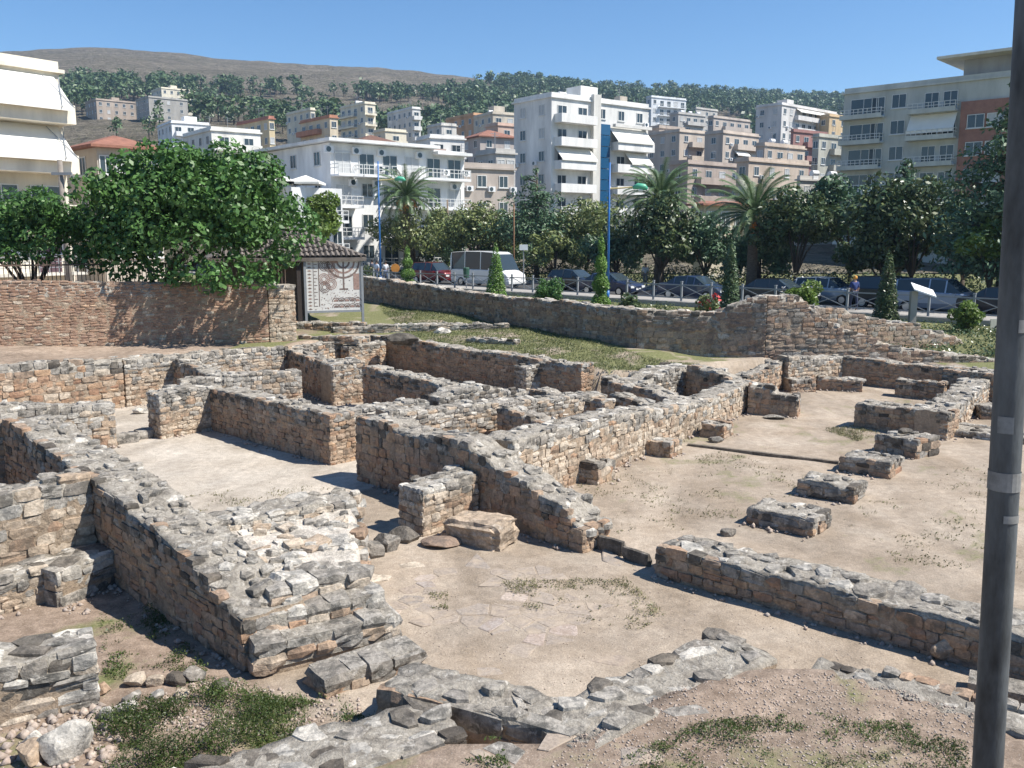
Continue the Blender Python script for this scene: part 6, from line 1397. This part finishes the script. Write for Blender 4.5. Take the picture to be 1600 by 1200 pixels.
# ------------------------------------------------------------------ people
SKIN = plain('skin', (0.42, 0.26, 0.19), 0.6, 0.05)
def skin_mesh(name, verts, edges, radii, mat, parent, root_i=0):
    me = bpy.data.meshes.new(name); me.from_pydata(verts, edges, []); me.materials.append(mat); o = obj(name, me, parent)
    md = o.modifiers.new('skin', 'SKIN'); md.use_smooth_shade = True
    for i, r in enumerate(radii): me.skin_vertices[0].data[i].radius = (r, r) if not isinstance(r, tuple) else r
    me.skin_vertices[0].data[root_i].use_root = True
    sb = o.modifiers.new('sub', 'SUBSURF'); sb.levels = 1; sb.render_levels = 1
    return o
def person(label, u, S, shirt, trousers, hair, rz=0.0, z=1.03, cap=None, walk=0.12):
    p = on(u, S); t = thing('person', label, 'person', (p.x, p.y, z), rz)
    V = [(0, 0, .95), (0, 0, 1.15), (0, 0, 1.38), (0, 0, 1.48), (0, 0.01, 1.58), (0, 0.0, 1.70), (.17, 0, 1.40), (.24, .02, 1.13), (.25, .1, .90), (.26, .13, .81), (-.17, 0, 1.40), (-.24, -.0, 1.13), (-.25, .08, .90), (-.26, .10, .81), (.09, 0, .90), (.1, -walk, .50), (.1, -walk * 1.4 + .02, .07), (.1, -walk * 1.4 + .17, .04), (-.09, 0, .90), (-.1, walk, .50), (-.1, walk * 1.2, .07), (-.1, walk * 1.2 + .15, .04)]
    E = [(0, 1), (1, 2), (2, 3), (3, 4), (4, 5), (2, 6), (6, 7), (7, 8), (8, 9), (2, 10), (10, 11), (11, 12), (12, 13), (0, 14), (14, 15), (15, 16), (16, 17), (0, 18), (18, 19), (19, 20), (20, 21)]
    Rr = [.12, .12, .13, .055, .095, .07, .06, .045, .036, .03, .06, .045, .036, .03, .085, .06, .04, .035, .085, .06, .04, .035]
    skin_mesh('body', V, E, Rr, SKIN, t)
    sv_ = [V[i] for i in (0, 1, 2, 6, 7, 10, 11)]; skin_mesh('shirt', sv_, [(0, 1), (1, 2), (2, 3), (3, 4), (2, 5), (5, 6)], [.145, .145, .15, .085, .07, .085, .07], plain('shirt', shirt, 0.9), t)
    tv = [V[i] for i in (0, 14, 15, 16, 18, 19, 20)]; skin_mesh('trousers', tv, [(0, 1), (1, 2), (2, 3), (0, 4), (4, 5), (5, 6)], [.13, .10, .078, .06, .10, .078, .06], plain('trousers', trousers, 0.9), t)
    me = MB(); me.tube([(0, -.015, 1.60), (0, -.02, 1.66), (0, -.02, 1.735), (0, -.01, 1.77)], [.10, .105, .09, .03], 12); me.build('cap' if cap else 'hair', plain('hair_or_cap', cap or hair, 0.8), t, True)
person('person in a pale blue shirt standing by the first lamp post', 590, 64.3, (0.45, 0.52, 0.62), (0.10, 0.13, 0.20), (0.03, 0.02, 0.015), 2.6)
person('person in a light grey shirt walking beside the lamp post', 604, 64.6, (0.55, 0.57, 0.60), (0.12, 0.16, 0.26), (0.05, 0.04, 0.03), 0.4, walk=0.2)
person('person in dark clothes behind the pair at the lamp post', 583, 66.5, (0.06, 0.07, 0.10), (0.05, 0.06, 0.09), (0.02, 0.015, 0.01), 1.2)
person('person in a white top standing between the two blue cars', 1007, 78, (0.70, 0.70, 0.70), (0.20, 0.19, 0.18), (0.04, 0.03, 0.02), 3.0)
person('person in a dark blue shirt and orange cap at the railing', 1333, 63.6, (0.03, 0.05, 0.16), (0.04, 0.05, 0.09), (0.03, 0.02, 0.02), 0.2, cap=(0.62, 0.30, 0.06))

# ------------------------------------------------------------------ weeds and grass
def scatter(poly, z, n, seed, mask=None):
    rs = np.random.RandomState(seed); Pp = [G(u, v, z) for u, v in poly]; x0, x1 = min(p.x for p in Pp), max(p.x for p in Pp); y0, y1 = min(p.y for p in Pp), max(p.y for p in Pp)
    q = np.stack([rs.uniform(x0, x1, n * 4), rs.uniform(y0, y1, n * 4)], 1); ins = np.zeros(len(q), bool)
    for i in range(len(Pp)):
        a, b = Pp[i], Pp[(i + 1) % len(Pp)]; c_ = (a.y > q[:, 1]) != (b.y > q[:, 1]); ins ^= c_ & (q[:, 0] < (b.x - a.x) * (q[:, 1] - a.y) / (b.y - a.y + 1e-9) + a.x)
    q = q[ins]
    if mask is not None: q = q[mask(q[:, 0], q[:, 1])]
    return q[:n]
def weed_patch(name, label, groups, mat, cat):
    Vs = []; Fs = []; n0 = 0
    for poly, z, n, leaf, hgt, seed, thr in groups:
        q = scatter(poly, z, n, seed, lambda x, y: np.clip((0.6 * fbm(x * 1.6, y * 1.6, seed) + 0.4 * fbm(x * 6, y * 6, seed + 2) - thr) * 4, 0, 0.9) > np.random.RandomState(seed + 1).rand(len(x))); rs = np.random.RandomState(seed)
        zz = ground_z(q[:, 0], q[:, 1]); hh = hgt * np.clip((fbm(q[:, 0] * 2.2, q[:, 1] * 2.2, seed) - thr) * 6, 0.15, 1) * rs.rand(len(q))
        c = np.stack([q[:, 0], q[:, 1], zz + hh + 0.01], 1)
        d = rs.normal(size=(len(q), 3)); d[:, 2] = abs(d[:, 2]) + 0.8; d /= np.linalg.norm(d, axis=1)[:, None]
        a = np.cross(d, rs.normal(size=(len(q), 3))); a /= np.linalg.norm(a, axis=1)[:, None]; b = np.cross(d, a); s = (leaf * (0.6 + 0.8 * rs.rand(len(q))))[:, None]
        bl = rs.rand(len(q)) < 0.45; b[bl] = np.array([0, 0, 1.0]) + rs.normal(size=(bl.sum(), 3)) * 0.35; a[bl] *= 0.28; s[bl] *= 1.5
        Vs.append(np.stack([c - b * s, c + a * s * 0.55, c + b * s, c - a * s * 0.55], 1).reshape(-1, 3)); Fs.append(np.arange(4 * len(q)).reshape(-1, 4) + n0); n0 += 4 * len(q)
    return tag(obj(name, np_mesh(name, np.vstack(Vs), np.vstack(Fs), mat)), label, cat, kind='stuff')
weed_patch('green_weeds', 'lush low weeds in the trench and on the near bank', [
    ([(140, 1140), (330, 1085), (470, 1090), (590, 1125), (590, 1200), (450, 1260), (130, 1230)], 0.0, 26000, 0.013, 0.20, 91, 0.36),
    ([(155, 960), (240, 940), (330, 1050), (240, 1075), (160, 1060)], 0.0, 7000, 0.014, 0.07, 92, 0.40),
    ([(960, 1190), (1080, 1130), (1250, 1110), (1420, 1130), (1510, 1160), (1520, 1230), (960, 1230)], 0.38, 9000, 0.012, 0.09, 93, 0.43),
    ([(690, 1150), (780, 1140), (800, 1200), (690, 1200)], 0.38, 1200, 0.013, 0.05, 94, 0.44)], L_GRASS, 'weeds')
weed_patch('floor_weeds', 'thin dry weeds scattered over the sandy floors', [
    ([(640, 930), (700, 925), (700, 955), (640, 950)], 0.0, 400, 0.016, 0.05, 95, 0.40), ([(780, 910), (980, 905), (1040, 960), (1000, 985), (830, 960)], 0.0, 3500, 0.015, 0.05, 96, 0.42),
    ([(900, 760), (1150, 700), (1300, 760), (1160, 830), (960, 840)], 0.0, 5000, 0.02, 0.025, 97, 0.48), ([(1300, 800), (1540, 720), (1600, 900), (1400, 880)], 0.0, 4500, 0.02, 0.025, 98, 0.48),
    ([(260, 780), (420, 755), (520, 765), (430, 790), (300, 800)], 0.0, 900, 0.018, 0.03, 99, 0.45), ([(1280, 670), (1340, 690), (1380, 680), (1330, 665)], 0.0, 1500, 0.02, 0.03, 100, 0.35)], L_DRY, 'weeds')
weed_patch('bank_grass', 'short dry grass on the bank below the ruined wall', [
    ([(600, 505), (580, 475), (700, 480), (800, 500), (1000, 550), (1190, 565), (1150, 575), (900, 585), (800, 560), (640, 530)], 1.1, 52000, 0.03, 0.04, 101, 0.22)], L_BANK, 'grass')
# gravel
Vs = []; Fs = []; n0 = 0; rs = np.random.RandomState(5)
def pebbles(poly, z, n, smin, smax, seed):
    global n0
    q = scatter(poly, z, n, seed); zz = ground_z(q[:, 0], q[:, 1])
    for (x, y), h in zip(q, zz):
        s = smin + (smax - smin) * rs.rand() ** 2.5 * 1.6; o8 = np.array([(1, 0, 0), (0, 1, 0), (-1, 0, 0), (0, -1, 0), (0, 0, .8), (0, 0, -.6)]) * s * rs.uniform(.7, 1.3, (6, 3)); a = rs.rand() * 6.28
        Vs.append(np.stack([o8[:, 0] * math.cos(a) - o8[:, 1] * math.sin(a), o8[:, 0] * math.sin(a) + o8[:, 1] * math.cos(a), o8[:, 2]], 1) + np.array([x, y, h + s * 0.15]))
        Fs.append(np.array([(0, 1, 4), (1, 2, 4), (2, 3, 4), (3, 0, 4), (1, 0, 5), (2, 1, 5), (3, 2, 5), (0, 3, 5)]) + n0); n0 += 6
pebbles([(900, 1130), (1100, 1060), (1300, 1050), (1530, 1110), (1530, 1210), (850, 1210)], 0.38, 5200, 0.004, 0.013, 1)
pebbles([(140, 1130), (330, 1060), (560, 1090), (580, 1150), (300, 1150)], 0.0, 1500, 0.005, 0.022, 2)
pebbles([(0, 880), (100, 960), (150, 960), (60, 900)], 0.0, 200, 0.01, 0.04, 3)
pebbles([(600, 900), (1000, 880), (1400, 1050), (1000, 1080), (700, 1080)], 0.0, 1200, 0.004, 0.010, 4)
pebbles([(0, 1150), (140, 1100), (220, 1120), (160, 1200), (0, 1200)], 0.0, 260, 0.015, 0.06, 5)
for w0, w1 in FEET:
    L_ = (w1 - w0).length; dd = (w1 - w0) / L_; nn_ = Vector((dd.y, -dd.x))
    for _ in range(int(L_ * 34)):
        p_ = w0 + dd * rs.uniform(0, L_) + nn_ * (abs(rs.normal()) * 0.10 + 0.02); s = 0.008 + 0.05 * rs.rand() ** 4
        o8 = np.array([(1, 0, 0), (0, 1, 0), (-1, 0, 0), (0, -1, 0), (0, 0, .8), (0, 0, -.6)]) * s * rs.uniform(.7, 1.3, (6, 3))
        Vs.append(o8 + np.array([p_.x, p_.y, s * 0.2])); Fs.append(np.array([(0, 1, 4), (1, 2, 4), (2, 3, 4), (3, 0, 4), (1, 0, 5), (2, 1, 5), (3, 2, 5), (0, 3, 5)]) + n0); n0 += 6
tag(obj('gravel', np_mesh('gravel', np.vstack(Vs), np.vstack(Fs), M['pink'])), 'loose pale gravel on the near ground', 'gravel', kind='stuff')

# ------------------------------------------------------------------ haze
hzm = bpy.data.materials.new('summer_haze'); hzm.use_nodes = True; nt = hzm.node_tree
for n in list(nt.nodes):
    if n.type == 'BSDF_PRINCIPLED': nt.nodes.remove(n)
pv = nt.nodes.new('ShaderNodeVolumePrincipled'); pv.inputs['Color'].default_value = (0.50, 0.71, 1.0, 1); pv.inputs['Density'].default_value = 0.0002; pv.inputs['Anisotropy'].default_value = 0.2
nt.links.new(pv.outputs[0], nt.nodes['Material Output'].inputs['Volume'])
mb = MB(); mb.span((-2450, -85, -9), (2450, 1850, 262)); haze = mb.build('haze', hzm); tag(haze, 'thin blue summer haze over town and hill', 'haze', kind='stuff')
